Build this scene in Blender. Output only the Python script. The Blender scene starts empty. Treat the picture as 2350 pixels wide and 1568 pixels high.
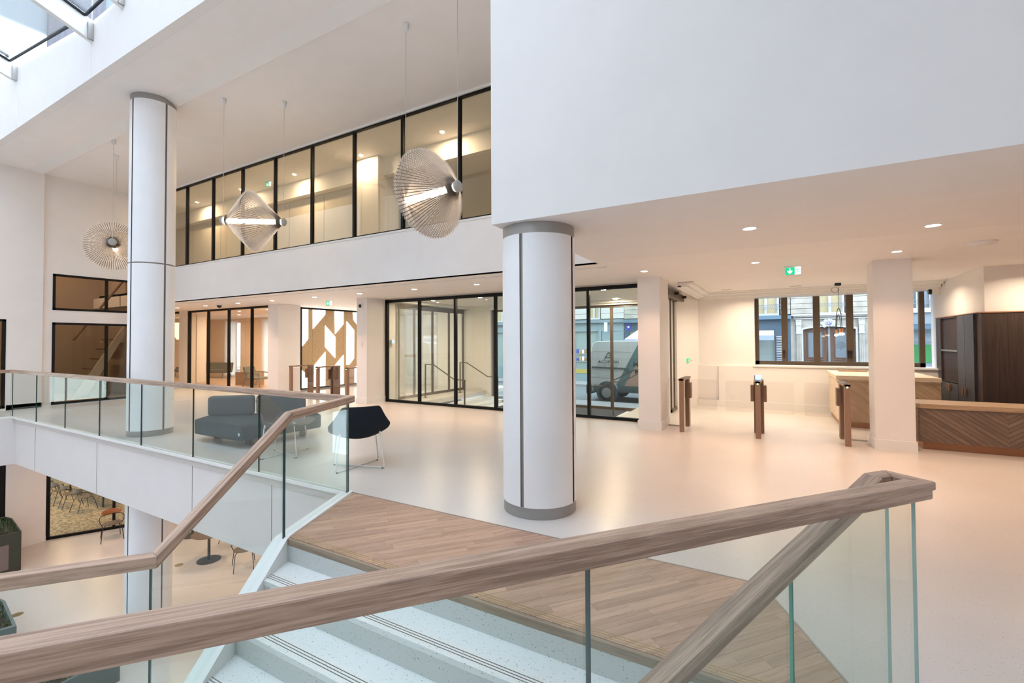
import bpy, bmesh, math, random
from math import sin, cos, pi, radians, hypot, atan2
from mathutils import Vector, Matrix
from mathutils.geometry import tessellate_polygon
random.seed(7)
SC = bpy.context.scene
COL = SC.collection
# ------------------------------------------------------------------ camera
YAW, PIT, ROL, EYE = 0.514820, 0.020121, -0.004731, 1.55
fw = Vector((-sin(YAW) * cos(PIT), cos(YAW) * cos(PIT), sin(PIT)))
rt = Vector((cos(YAW), sin(YAW), 0)); up = rt.cross(fw)
r2 = rt * cos(ROL) + up * sin(ROL); u2 = -rt * sin(ROL) + up * cos(ROL)
cam_d = bpy.data.cameras.new('camera'); cam = bpy.data.objects.new('camera', cam_d); COL.objects.link(cam)
cam.matrix_world = Matrix(((r2.x, u2.x, -fw.x, 0), (r2.y, u2.y, -fw.y, 0), (r2.z, u2.z, -fw.z, EYE), (0, 0, 0, 1)))
cam_d.sensor_width = 36; cam_d.lens = 1056.5 / 2350 * 36; cam_d.shift_y = -20.78 / 2350
cam_d.clip_start = 0.05; cam_d.clip_end = 200
SC.camera = cam
# ------------------------------------------------------------------ sky, exposure
W = bpy.data.worlds.new('overcast_sky'); SC.world = W; W.use_nodes = True
bgn = W.node_tree.nodes['Background']; bgn.inputs[0].default_value = (0.75, 0.86, 1.0, 1); bgn.inputs[1].default_value = 6.2
SC.view_settings.view_transform = 'Standard'; SC.view_settings.look = 'None'
SC.view_settings.gamma = 1; SC.view_settings.use_curve_mapping = False
SC.view_settings.exposure = 0.25
SC.cycles.use_denoising = True
SC.cycles.max_bounces = 14; SC.cycles.diffuse_bounces = 6; SC.cycles.glossy_bounces = 4
SC.cycles.transparent_max_bounces = 24; SC.cycles.transmission_bounces = 8
SC.cycles.sample_clamp_indirect = 6.0
SC.cycles.caustics_reflective = False; SC.cycles.caustics_refractive = False
WARM = (1.0, 0.63, 0.40)
def area(name, loc, size, power, color=WARM, rot=(0, 0, 0), sy=None, spread=pi):
    l = bpy.data.lights.new(name, 'AREA'); l.shape = 'RECTANGLE' if sy else 'DISK'
    l.size = size
    if sy: l.size_y = sy
    l.energy = power; l.color = color; l.spread = spread
    o = bpy.data.objects.new(name, l); COL.objects.link(o); o.location = loc; o.rotation_euler = rot
    return o
# ------------------------------------------------------------------ materials
MATS = {}
def mk(name, col, rough=0.6, metal=0.0, spec=0.4, emit=None, es=0.0):
    m = bpy.data.materials.new(name); m.use_nodes = True
    b = m.node_tree.nodes['Principled BSDF']
    b.inputs['Base Color'].default_value = (*col, 1); b.inputs['Roughness'].default_value = rough
    b.inputs['Metallic'].default_value = metal; b.inputs['Specular IOR Level'].default_value = spec
    if emit: b.inputs['Emission Color'].default_value = (*emit, 1); b.inputs['Emission Strength'].default_value = es
    MATS[name] = m; return m
def noise_mix(m, c1, c2, scale, det=4, vec='Object', stretch=(1, 1, 1), lo=.4, hi=.6, bump=0, rough=.6):
    nt = m.node_tree; N = nt.nodes; L = nt.links; b = N['Principled BSDF']
    tc = N.new('ShaderNodeTexCoord'); mp = N.new('ShaderNodeMapping'); mp.inputs['Scale'].default_value = stretch
    L.new(tc.outputs[vec], mp.inputs[0]); no = N.new('ShaderNodeTexNoise'); no.inputs['Scale'].default_value = scale; no.inputs['Detail'].default_value = det
    L.new(mp.outputs[0], no.inputs['Vector']); cr = N.new('ShaderNodeValToRGB')
    cr.color_ramp.elements[0].position = lo; cr.color_ramp.elements[0].color = (*c1, 1)
    cr.color_ramp.elements[1].position = hi; cr.color_ramp.elements[1].color = (*c2, 1)
    L.new(no.outputs[0], cr.inputs[0]); L.new(cr.outputs[0], b.inputs['Base Color'])
    if bump:
        bu = N.new('ShaderNodeBump'); bu.inputs['Strength'].default_value = bump; L.new(no.outputs[0], bu.inputs['Height']); L.new(bu.outputs[0], b.inputs['Normal'])
    return no, mp, cr
def paint(name, c, rough=.65):
    m = mk(name, c, rough, spec=.3); c2 = tuple(x * .975 for x in c)
    noise_mix(m, c2, c, 3.0, 3, lo=.3, hi=.7); return m
paint('wall_white', (.84, .815, .80)); paint('ceiling_white', (.88, .85, .83)); paint('col_white', (.89, .89, .90), .4)
paint('wall_bright', (.90, .87, .85)); paint('fascia', (.80, .765, .745)); paint('trim_white', (.83, .82, .80), .45)
def terrazzo(name, base, dark, mid, scale=85, rough=.32):
    m = mk(name, base, rough, spec=.42); nt = m.node_tree; N = nt.nodes; L = nt.links; b = N['Principled BSDF']
    tc = N.new('ShaderNodeTexCoord'); vo = N.new('ShaderNodeTexVoronoi'); vo.inputs['Scale'].default_value = scale
    L.new(tc.outputs['Object'], vo.inputs['Vector'])
    cr = N.new('ShaderNodeValToRGB'); cr.color_ramp.interpolation = 'CONSTANT'
    e = cr.color_ramp.elements; e[0].position = 0; e[0].color = (*dark, 1); e[1].position = .035; e[1].color = (*mid, 1)
    k = e.new(.13); k.color = (*base, 1); k = e.new(.8); k.color = (*[min(1, x * 1.05) for x in base], 1)
    sp = N.new('ShaderNodeSeparateColor'); L.new(vo.outputs['Color'], sp.inputs[0]); L.new(sp.outputs[0], cr.inputs[0])
    di = N.new('ShaderNodeMath'); di.operation = 'LESS_THAN'; di.inputs[1].default_value = .33; L.new(vo.outputs['Distance'], di.inputs[0])
    mx = N.new('ShaderNodeMix'); mx.data_type = 'RGBA'; mx.inputs[6].default_value = (*base, 1)
    L.new(di.outputs[0], mx.inputs[0]); L.new(cr.outputs[0], mx.inputs[7])
    no = N.new('ShaderNodeTexNoise'); no.inputs['Scale'].default_value = .9; no.inputs['Detail'].default_value = 3; L.new(tc.outputs['Object'], no.inputs['Vector'])
    c2 = N.new('ShaderNodeValToRGB'); c2.color_ramp.elements[0].position = .3; c2.color_ramp.elements[0].color = (.93, .925, .92, 1); c2.color_ramp.elements[1].position = .7; c2.color_ramp.elements[1].color = (1, 1, 1, 1)
    L.new(no.outputs[0], c2.inputs[0]); mu = N.new('ShaderNodeMix'); mu.data_type = 'RGBA'; mu.blend_type = 'MULTIPLY'; mu.inputs[0].default_value = 1
    L.new(mx.outputs[2], mu.inputs[6]); L.new(c2.outputs[0], mu.inputs[7]); L.new(mu.outputs[2], b.inputs['Base Color'])
    return m
terrazzo('floor_terrazzo', (.66, .625, .595), (.28, .25, .23), (.55, .51, .48), 150, .30)
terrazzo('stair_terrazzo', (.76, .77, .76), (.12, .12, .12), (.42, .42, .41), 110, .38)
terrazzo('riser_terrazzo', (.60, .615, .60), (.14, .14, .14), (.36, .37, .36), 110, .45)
def wood(name, c1, c2, sx=1.6, sy=34, rough=.5, rnd=.0, scale=1.0):
    m = mk(name, c1, rough, spec=.3); nt = m.node_tree; N = nt.nodes; L = nt.links; b = N['Principled BSDF']
    uv = N.new('ShaderNodeUVMap'); mp = N.new('ShaderNodeMapping'); mp.inputs['Scale'].default_value = (sx * scale, sy * scale, 1)
    L.new(uv.outputs[0], mp.inputs[0])
    oi = N.new('ShaderNodeObjectInfo'); ml = N.new('ShaderNodeMath'); ml.operation = 'MULTIPLY'; ml.inputs[1].default_value = 37; L.new(oi.outputs['Random'], ml.inputs[0])
    cb = N.new('ShaderNodeCombineXYZ'); L.new(ml.outputs[0], cb.inputs[0]); L.new(ml.outputs[0], cb.inputs[2]); L.new(cb.outputs[0], mp.inputs['Location'])
    no = N.new('ShaderNodeTexNoise'); no.inputs['Scale'].default_value = 1; no.inputs['Detail'].default_value = 6; no.inputs['Distortion'].default_value = .6; L.new(mp.outputs[0], no.inputs['Vector'])
    no2 = N.new('ShaderNodeTexNoise'); no2.inputs['Scale'].default_value = 7; no2.inputs['Detail'].default_value = 8; L.new(mp.outputs[0], no2.inputs['Vector'])
    ad = N.new('ShaderNodeMath'); ad.operation = 'MULTIPLY_ADD'; ad.inputs[1].default_value = .55; L.new(no2.outputs[0], ad.inputs[0]); L.new(no.outputs[0], ad.inputs[2])
    cr = N.new('ShaderNodeValToRGB'); cr.color_ramp.elements[0].position = .62; cr.color_ramp.elements[0].color = (*c2, 1); cr.color_ramp.elements[1].position = .86; cr.color_ramp.elements[1].color = (*c1, 1)
    L.new(ad.outputs[0], cr.inputs[0]); hs = N.new('ShaderNodeHueSaturation')
    mr = N.new('ShaderNodeMapRange'); mr.inputs['To Min'].default_value = 1 - rnd; mr.inputs['To Max'].default_value = 1 + rnd; L.new(oi.outputs['Random'], mr.inputs[0]); L.new(mr.outputs[0], hs.inputs['Value'])
    L.new(cr.outputs[0], hs.inputs['Color']); L.new(hs.outputs[0], b.inputs['Base Color'])
    bu = N.new('ShaderNodeBump'); bu.inputs['Strength'].default_value = .12; bu.inputs['Distance'].default_value = .004; L.new(ad.outputs[0], bu.inputs['Height']); L.new(bu.outputs[0], b.inputs['Normal'])
    return m
wood('oak_rail', (.50, .345, .26), (.27, .175, .125), 1.3, 36, .42)
wood('oak_plank', (.50, .325, .235), (.38, .235, .165), 1.6, 26, .42, .13)
wood('oak_nosing', (.33, .25, .18), (.25, .18, .13), 2, 40, .45)
wood('desk_walnut', (.225, .16, .125), (.175, .122, .095), 1.5, 14, .5, .10)
wood('desk_oak', (.52, .37, .24), (.43, .30, .19), 1.5, 14, .5, .08)
wood('counter_oak', (.46, .33, .22), (.36, .25, .165), 2.5, 40, .5)
wood('counter_pale', (.75, .62, .46), (.66, .53, .38), 2.5, 40, .5)
wood('dark_veneer', (.065, .042, .036), (.04, .027, .024), 1.2, 55, .55)
wood('slate_veneer', (.085, .085, .10), (.06, .06, .07), 2, 30, .38)
wood('carriage_door', (.12, .066, .045), (.08, .042, .03), 2, 30, .45)
wood('chair_wood', (.42, .17, .08), (.34, .13, .06), 3, 30, .5)
wood('pale_wood', (.55, .40, .24), (.46, .32, .19), 2, 40, .5)
mk('black_frame', (.008, .009, .010), .5, spec=.2); mk('brown_frame', (.10, .07, .045), .4, spec=.5); mk('handle_black', (.01, .01, .012), .35)
mk('steel_grey', (.36, .345, .33), .42, .6); mk('joint_grey', (.30, .27, .25), .5, .2)
mk('bronze', (.30, .185, .125), .45, .15); mk('bronze_dark', (.23, .14, .09), .42, .2); mk('copper', (.42, .20, .11), .4, .3)
mk('brass_line', (.42, .33, .16), .35, .7); mk('dark_line', (.17, .13, .11), .5)
mk('lamp_grey', (.42, .41, .38), .5); mk('wire', (.55, .5, .45), .6); mk('plastic_white', (.80, .80, .80), .4)
mk('led', (1, 1, 1), emit=(1, .88, .74), es=26); mk('spot', (1, 1, 1), emit=(1, .93, .84), es=11); mk('bulb', (1, 1, 1), emit=(1, .82, .58), es=14)
mk('lit_panel', (1, 1, 1), emit=(1, .97, .9), es=3.2); mk('lantern', (.9, .8, .6), .5, emit=(1, .82, .58), es=1.5); mk('green_led', (.3, 1, .5), emit=(.3, 1, .45), es=5)
mk('rubber', (.02, .02, .02), .7); mk('sensor_black', (.015, .015, .018), .3); mk('mat_dark', (.045, .048, .055), .95)
mk('fabric_navy', (.017, .022, .03), .9, spec=.2); mk('fabric_taupe', (.13, .12, .105), .9, spec=.2); mk('fabric_grey', (.115, .12, .12), .92, spec=.2)
mk('fabric_grey_dark', (.055, .07, .073), .92, spec=.2); mk('fabric_teal', (.08, .11, .11), .9); mk('fabric_red', (.23, .06, .05), .9); mk('fabric_green', (.05, .055, .045), .9)
mk('white_rod', (.78, .78, .74), .4); mk('black_rod', (.015, .017, .02), .45); mk('table_dark', (.04, .045, .05), .5); mk('table_brown', (.13, .10, .075), .55)
mk('cardboard', (.30, .165, .095), .8); mk('tape', (.20, .10, .06), .5); mk('screen_blue', (.3, .5, .9), emit=(.3, .55, 1), es=1.5)
mk('sign_green', (.01, .42, .20), .5, emit=(.01, .5, .24), es=.9); mk('sign_white', (1, 1, 1), .5, emit=(1, 1, 1), es=1.2)
mk('planter_green', (.06, .065, .05), .5, .2); mk('planter_grey', (.16, .19, .19), .55); mk('soil', (.05, .035, .025), .95)
mk('leaf', (.06, .13, .035), .7); mk('leaf_dry', (.22, .13, .06), .8); mk('leaf_grey', (.14, .2, .15), .8)
mk('mesh_grille', (.20, .16, .15), .6); mk('plate_blue', (.06, .05, .42), .4); mk('text_white', (.9, .9, .9), .5); mk('text_dark', (.02, .03, .035), .5); mk('text_grey', (.30, .33, .34), .5)
mk('van_white', (.38, .40, .41), .3, spec=.6); mk('van_dark', (.05, .07, .08), .45); mk('van_teal', (.07, .13, .14), .35); mk('van_copper', (.34, .22, .18), .35)
mk('tyre', (.02, .02, .022), .8); mk('hubcap', (.25, .27, .28), .4, .5); mk('tail_red', (.5, .02, .02), .3)
mk('asphalt', (.11, .12, .13), .9); mk('pavement', (.22, .225, .23), .85); mk('zinc', (.35, .38, .40), .5, .2)
m = mk('limestone', (.60, .56, .49), .85); noise_mix(m, (.25, .235, .20), (.36, .335, .29), 2.5, 6, lo=.35, hi=.62)
mk('limestone_white', (.40, .39, .37), .8); mk('shop_blue', (.045, .078, .11), .5); mk('shop_blue_light', (.08, .135, .18), .5); mk('shop_pale', (.19, .25, .27), .5)
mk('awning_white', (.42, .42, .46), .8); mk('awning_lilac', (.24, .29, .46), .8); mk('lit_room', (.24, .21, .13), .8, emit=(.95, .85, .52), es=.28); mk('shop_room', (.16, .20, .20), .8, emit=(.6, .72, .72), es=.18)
mk('window_white', (.38, .385, .39), .5); mk('iron', (.16, .18, .19), .6); mk('grey_blue', (.15, .19, .215), .6); mk('green_wall', (.03, .17, .05), .7); mk('facade_far', (.14, .165, .175), .8); mk('teal_glass', (.04, .09, .09), .2)
mk('perf_dark', (.10, .065, .03), .8); mk('ceiling_slot', (.15, .14, .13), .6); mk('yellow_box', (.38, .30, .08), .6)
mk('wood_floor_pale', (.52, .36, .24), .35); mk('room_brown', (.40, .32, .25), .8); mk('room_peach', (.78, .62, .48), .8); mk('plasterboard', (.62, .56, .46), .85); mk('stair_brown', (.17, .11, .08), .6)
m = mk('carpet_pattern', (.40, .31, .20), .95); noise_mix(m, (.20, .15, .09), (.52, .42, .27), 14, 5, lo=.35, hi=.6)
m = mk('cladding_brown', (.40, .28, .16), .7); noise_mix(m, (.13, .085, .045), (.43, .31, .185), 26, 3, stretch=(1, 2.2, .5), lo=.30, hi=.40)
def curtain_mat():
    m = bpy.data.materials.new('sheer'); m.use_nodes = True; N = m.node_tree.nodes; L = m.node_tree.links; N.clear()
    o = N.new('ShaderNodeOutputMaterial'); t = N.new('ShaderNodeBsdfTranslucent'); t.inputs[0].default_value = (.85, .9, .93, 1); d = N.new('ShaderNodeBsdfDiffuse'); d.inputs[0].default_value = (.85, .88, .9, 1)
    mx = N.new('ShaderNodeMixShader'); mx.inputs[0].default_value = .6; L.new(d.outputs[0], mx.inputs[1]); L.new(t.outputs[0], mx.inputs[2]); L.new(mx.outputs[0], o.inputs[0]); MATS['sheer'] = m
curtain_mat()
def glass(name, tint, refl=1.0, rough=0.0, ior=1.5):
    m = bpy.data.materials.new(name); m.use_nodes = True; N = m.node_tree.nodes; L = m.node_tree.links; N.clear()
    o = N.new('ShaderNodeOutputMaterial'); t = N.new('ShaderNodeBsdfTransparent'); t.inputs[0].default_value = (*tint, 1)
    g = N.new('ShaderNodeBsdfGlossy'); g.inputs['Roughness'].default_value = rough; g.inputs[0].default_value = (1, 1, 1, 1)
    f = N.new('ShaderNodeFresnel'); f.inputs[0].default_value = ior; ml = N.new('ShaderNodeMath'); ml.operation = 'MULTIPLY'; ml.inputs[1].default_value = refl
    mx = N.new('ShaderNodeMixShader'); L.new(f.outputs[0], ml.inputs[0]); L.new(ml.outputs[0], mx.inputs[0]); L.new(t.outputs[0], mx.inputs[1]); L.new(g.outputs[0], mx.inputs[2]); L.new(mx.outputs[0], o.inputs[0])
    MATS[name] = m
glass('guard_glass', (.935, .968, .955), .11); glass('clear_glass', (.97, .98, .975), .5); glass('tint_glass', (.94, .92, .86), .3); glass('olive_glass', (.93, .915, .84), .3)
glass('roof_glass', (.90, .92, .93), .5); glass('flap_glass', (.965, .955, .955), .25); glass('street_glass', (.95, .97, .97), .4); glass('vest_glass', (.93, .955, .91), .45)
mk('glass_edge', (.015, .05, .05), .25, spec=.6); mk('glass_edge_light', (.42, .55, .52), .2, spec=.6); mk('glass_edge_green', (.06, .36, .28), .2, spec=.6)
def shade_mat():
    m = bpy.data.materials.new('lamp_film'); m.use_nodes = True; N = m.node_tree.nodes; L = m.node_tree.links; N.clear()
    o = N.new('ShaderNodeOutputMaterial'); t = N.new('ShaderNodeBsdfTransparent'); d = N.new('ShaderNodeBsdfDiffuse'); d.inputs[0].default_value = (.80, .75, .71, 1)
    tr = N.new('ShaderNodeBsdfTranslucent'); tr.inputs[0].default_value = (.50, .45, .40, 1); m1 = N.new('ShaderNodeMixShader'); m1.inputs[0].default_value = .5
    mx = N.new('ShaderNodeMixShader'); mx.inputs[0].default_value = .30; L.new(d.outputs[0], m1.inputs[1]); L.new(tr.outputs[0], m1.inputs[2]); L.new(t.outputs[0], mx.inputs[1]); L.new(m1.outputs[0], mx.inputs[2]); L.new(mx.outputs[0], o.inputs[0]); MATS['lamp_film'] = m
shade_mat(); mk('lamp_string', (.15, .115, .085), .6)
# ------------------------------------------------------------------ mesh builder
class MB:
    def __init__(s, org=(0, 0, 0), rz=0):
        s.v = []; s.f = []; s.mi = []; s.o = Vector(org); s.rz = rz
    def add(s, vs, fs, mi=0):
        n = len(s.v); s.v += [tuple(p) for p in vs]; s.f += [tuple(i + n for i in f) for f in fs]
        s.mi += [mi] * len(fs) if isinstance(mi, int) else list(mi); return s
    def box(s, x0, x1, y0, y1, z0, z1, mi=0):
        x0, x1 = sorted((x0, x1)); y0, y1 = sorted((y0, y1)); z0, z1 = sorted((z0, z1))
        v = [(x, y, z) for z in (z0, z1) for x, y in ((x0, y0), (x1, y0), (x1, y1), (x0, y1))]
        return s.add(v, [(3, 2, 1, 0), (4, 5, 6, 7), (0, 1, 5, 4), (1, 2, 6, 5), (2, 3, 7, 6), (3, 0, 4, 7)], mi)
    def prism(s, poly, a, b, axes='xy', mi=0, mis=None):
        # poly in the plane of axes, extruded from a to b along the remaining axis
        ar = sum(poly[i][0] * poly[(i + 1) % len(poly)][1] - poly[(i + 1) % len(poly)][0] * poly[i][1] for i in range(len(poly)))
        if ar < 0: poly = poly[::-1]
        def P(u, w, t):
            return {'xy': (u, w, t), 'xz': (u, t, w), 'yz': (t, u, w)}[axes]
        n = len(poly); lo, hi = min(a, b), max(a, b)
        vs = [P(u, w, lo) for u, w in poly] + [P(u, w, hi) for u, w in poly]
        tris = tessellate_polygon([[Vector((u, w, 0)) for u, w in poly]])
        fs = [];
        flip = axes == 'xz'
        for t in tris:
            t = list(t); A = sum(poly[t[i]][0] * poly[t[(i + 1) % 3]][1] - poly[t[(i + 1) % 3]][0] * poly[t[i]][1] for i in range(3))
            if A < 0: t = t[::-1]
            fs.append(tuple(t[::-1]) if not flip else tuple(t)); fs.append(tuple(i + n for i in (t if not flip else t[::-1])))
        k = len(fs)
        for i in range(n):
            j = (i + 1) % n; q = (i, j, j + n, i + n); fs.append(q if not flip else q[::-1])
        return s.add(vs, fs, [mi] * k + [mi if mis is None else mis] * n)
    def seg(s, p, q, w, h, zo=0, mi=0):
        # bar with rectangular section between two points: w wide in plan, h high
        p = Vector(p); q = Vector(q); d = q - p; n = Vector((-d.y, d.x, 0))
        if n.length < 1e-6: n = Vector((1, 0, 0))
        n.normalize(); u = d.normalized().cross(n).normalized() * -1 if abs(d.z) > 1e-6 and hypot(d.x, d.y) < 1e-6 else Vector((0, 0, 1))
        if hypot(d.x, d.y) < 1e-6: u = Vector((0, 1, 0))
        vs = [e + n * (a * w / 2) + u * (b * h / 2 + zo) for e in (p, q) for a, b in ((-1, -1), (1, -1), (1, 1), (-1, 1))]
        return s.add(vs, [(0, 1, 2, 3), (7, 6, 5, 4), (0, 4, 5, 1), (1, 5, 6, 2), (2, 6, 7, 3), (3, 7, 4, 0)], mi)
    def tube(s, pts, r, n=8, closed=False, mi=0):
        pts = [Vector(p) for p in pts]; vs = []; fs = []; k = len(pts)
        prev = None
        for i, p in enumerate(pts):
            if closed: d = pts[(i + 1) % k] - pts[i - 1]
            else: d = (pts[min(i + 1, k - 1)] - pts[max(i - 1, 0)])
            d.normalize()
            if prev is None: a = d.orthogonal().normalized()
            else:
                a = prev - d * prev.dot(d); a = a.normalized() if a.length > 1e-6 else d.orthogonal().normalized()
            prev = a; b = d.cross(a); rr = r[i] if isinstance(r, (list, tuple)) else r
            vs += [p + a * (rr * cos(2 * pi * j / n)) + b * (rr * sin(2 * pi * j / n)) for j in range(n)]
        for i in range(k if closed else k - 1):
            for j in range(n):
                a0 = i * n + j; a1 = i * n + (j + 1) % n; b0 = (i + 1) % k * n + j; b1 = (i + 1) % k * n + (j + 1) % n
                fs.append((a0, a1, b1, b0))
        if not closed: fs += [tuple(range(n))[::-1], tuple((k - 1) * n + j for j in range(n))]
        return s.add(vs, fs, mi)
    def lathe(s, prof, c=(0, 0, 0), n=32, ax='z', a0=0, a1=2 * pi, mi=0, cap=True):
        full = abs(a1 - a0 - 2 * pi) < 1e-6; m = n if full else n + 1; vs = []; fs = []; c = Vector(c)
        for r, z in prof:
            for j in range(m):
                a = a0 + (a1 - a0) * j / n
                p = {'z': (r * cos(a), r * sin(a), z), 'y': (r * cos(a), z, -r * sin(a)), 'x': (z, r * cos(a), r * sin(a))}[ax]; vs.append(c + Vector(p))
        for i in range(len(prof) - 1):
            for j in range(n):
                q = (i * m + j, i * m + (j + 1) % m, (i + 1) * m + (j + 1) % m, (i + 1) * m + j); fs.append(q)
        if cap and full:
            if prof[0][0] > 1e-5: fs.append(tuple(range(m))[::-1])
            if prof[-1][0] > 1e-5: fs.append(tuple((len(prof) - 1) * m + j for j in range(m)))
        return s.add(vs, fs, mi)
    def build(s, name, mat, parent=None, grain=None, smooth=False, bevel=0, kind=None, loc=None, rz=0):
        me = bpy.data.meshes.new(name); off = s.o
        me.from_pydata([Vector(p) - off for p in s.v], [], s.f)
        for m in (mat if isinstance(mat, (list, tuple)) else [mat]): me.materials.append(MATS[m])
        me.polygons.foreach_set('material_index', s.mi)
        if smooth:
            me.polygons.foreach_set('use_smooth', [True] * len(me.polygons)); 
            try: me.set_sharp_from_angle(angle=radians(35))
            except Exception: pass
        if grain is not None:
            g = Vector(grain).normalized(); h = Vector((0, 0, 1)) if abs(g.z) < .9 else Vector((0, 1, 0)); k = g.cross(h).normalized(); h = k.cross(g)
            uv = me.uv_layers.new(name='UVMap'); co = [v.co for v in me.vertices]
            dat = []
            for l in me.loops:
                p = co[l.vertex_index]; dat += [p.dot(g), p.dot(h) + p.dot(k)]
            uv.data.foreach_set('uv', dat)
        me.validate(); me.update()
        o = bpy.data.objects.new(name, me); COL.objects.link(o)
        if parent: o.parent = parent
        if loc is not None: o.location = loc
        if rz: o.rotation_euler = (0, 0, rz)
        if bevel:
            b = o.modifiers.new('bevel', 'BEVEL'); b.width = bevel; b.segments = 2; b.limit_method = 'ANGLE'
        if kind: o['kind'] = kind
        return o
def thing(name, label, cat, loc=(0, 0, 0), rz=0, group=None):
    o = bpy.data.objects.new(name, None); COL.objects.link(o); o.location = loc; o.rotation_euler = (0, 0, rz); o.empty_display_size = .1
    o['label'] = label; o['category'] = cat
    if group: o['group'] = group
    return o
def tag(o, label, cat, group=None, kind=None):
    o['label'] = label; o['category'] = cat
    if group: o['group'] = group
    if kind: o['kind'] = kind
    return o
def st(o, label=None):
    o['kind'] = 'structure'
    if label: o['label'] = label
    return o
def st_empty(name, label, loc=(0, 0, 0), rz=0):
    o = bpy.data.objects.new(name, None); COL.objects.link(o); o.location = loc; o.rotation_euler = (0, 0, rz); o['kind'] = 'structure'; o['label'] = label
    return o
def dup(root, loc, rz=0, label=None, group=None):
    r = root.copy(); COL.objects.link(r); r.location = loc; r.rotation_euler = (0, 0, rz)
    if label: r['label'] = label
    if group: r['group'] = group
    for ch in list(root.children):
        c = ch.copy(); COL.objects.link(c); c.parent = r
        for g in list(ch.children):
            d = g.copy(); COL.objects.link(d); d.parent = c
    return r
def text(name, s, size, mat, parent, loc, rot=(pi / 2, 0, 0), align='CENTER', ext=.002, sx=1, bold=0):
    c = bpy.data.curves.new(name, 'FONT'); c.body = s; c.size = size; c.align_x = align; c.align_y = 'CENTER'; c.extrude = ext; c.offset = bold
    t = bpy.data.objects.new('t', c); COL.objects.link(t); bpy.context.view_layer.update()
    me = bpy.data.meshes.new_from_object(t.evaluated_get(bpy.context.evaluated_depsgraph_get())); bpy.data.objects.remove(t)
    me.materials.clear(); me.materials.append(MATS[mat]); o = bpy.data.objects.new(name, me); COL.objects.link(o)
    o.parent = parent; o.location = loc; o.rotation_euler = rot; o.scale = (sx, 1, 1); return o
def clip(poly, box):  # clip polygon to a convex polygon (ccw)
    out = poly
    for i in range(len(box)):
        a, b = box[i], box[(i + 1) % len(box)]; inp = out; out = []
        if not inp: return []
        def side(p): return (b[0] - a[0]) * (p[1] - a[1]) - (b[1] - a[1]) * (p[0] - a[0])
        for j in range(len(inp)):
            p, q = inp[j - 1], inp[j]; sp, sq = side(p), side(q)
            if (sp >= 0) != (sq >= 0): t = sp / (sp - sq); out.append((p[0] + (q[0] - p[0]) * t, p[1] + (q[1] - p[1]) * t))
            if sq >= 0: out.append(q)
    return out
def parea(p): return abs(sum(p[i - 1][0] * p[i][1] - p[i][0] * p[i - 1][1] for i in range(len(p)))) / 2
# plan directions
Rv = Vector((.639, .769)); Nv = Vector((.769, -.639)); Sv = Vector((.3951, -.9186))
def RN(s, o): p = Nv * o + Rv * s; return (p.x, p.y)
def SP(t, off=0):  # along the left side of the stair; off to the outside
    p = Vector((-3.80, 3.34)) + Sv * t + Vector((-.9186, -.3951)) * off; return (p.x, p.y)
# ================================================================== STRUCTURE
H = 2.68; TOP = 5.76
fp = [(-25, 14), (-25, 2.5), (-15.7, 2.5), (-15.7, -7), (-14.24, -7), (-14.24, 3.34), (-3.80, 3.34), (-3.372, 2.345), (.36, 2.345), RN(2.24, -1.11), RN(-9.9, -1.11), (8, -7), (8, 12.5), (-2.75, 12.5), (-2.75, 9.0), (-7.95, 9.0), (-7.95, 12.5), (-7.95, 14)]
floor = st(MB().prism(fp, -.12, 0).build('floor', 'floor_terrazzo'), 'pale terrazzo floor of the upper lobby')
low = st(MB().box(-30, 3, -8, 14, -3.75, -3.6).build('floor', 'floor_terrazzo'), 'pale terrazzo floor of the lower level')
# oak planks set in the floor before the stair
Wp = [(-3.357, 2.34), (.372, 2.34), (-.085, 3.345), (-3.775, 3.345)]
ang = atan2(Rv.y, Rv.x); k = 0
pw = .078
for row in range(-6, 60):
    o0 = -4.9 + row * pw; s = -2.0 - random.random() * .6
    while s < 4.5:
        ln = random.choice([.45, .6, .75, .9]); g = .0006
        pl = [RN(s + g, o0 + g), RN(s + ln - g, o0 + g), RN(s + ln - g, o0 + pw - g), RN(s + g, o0 + pw - g)]
        c = clip([tuple(p) for p in pl], Wp); s += ln
        if len(c) >= 3 and parea(c) > 2e-4:
            MB().prism(c, .0, .0045 + random.random() * .0008).build('plank', 'oak_plank', floor, grain=(Rv.x, Rv.y, 0)); k += 1
b = MB(); b.prism([(-3.80, 3.34), (-.085, 3.34), (-.08, 3.352), (-3.80, 3.352)], 0, .007); b.prism([(.372, 2.34), (.384, 2.34), (-.073, 3.345), (-.085, 3.345)], 0, .007)
st(b.build('trim_1', 'steel_grey'), 'thin metal edging strip around the oak planks')
# balcony fascia and slab edge of the upper floor
fa = st(MB().box(-14.22, -3.86, 3.36, 3.50, -1.0, -.02).build('wall_balcony', 'fascia'), 'deep white fascia under the glass balustrade')
for x in (-12.9, -10.0, -6.94, -5.17): MB().box(x, x + .006, 3.356, 3.36, -.99, -.03).build('joint', 'joint_grey', fa)
MB().box(-14.24, -14.10, -7, 3.5, -1.0, -.02).build('fascia_return', 'fascia', fa)
MB().box(-14.3, -3.7, 3.5, 9.5, -.99, -.90).build('soffit', 'ceiling_white', fa)
st(MB().prism([(-3.86, 3.50), (-3.86, 3.36), (-3.80, 3.345), (-3.375, 2.36), (.36, 2.36), (.5, 2.45), (1.5, 3.6), (-2, 3.6)], -1.0, -.125).build('wall_stair', 'fascia'), 'white slab edge behind the stair')
st(MB().prism([RN(2.24, -1.11), RN(-9.9, -1.11), RN(-9.9, -.95), RN(2.24, -.95)], -3.6, -.12).build('wall_near', 'fascia'), 'white slab edge under the near guard')
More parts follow.
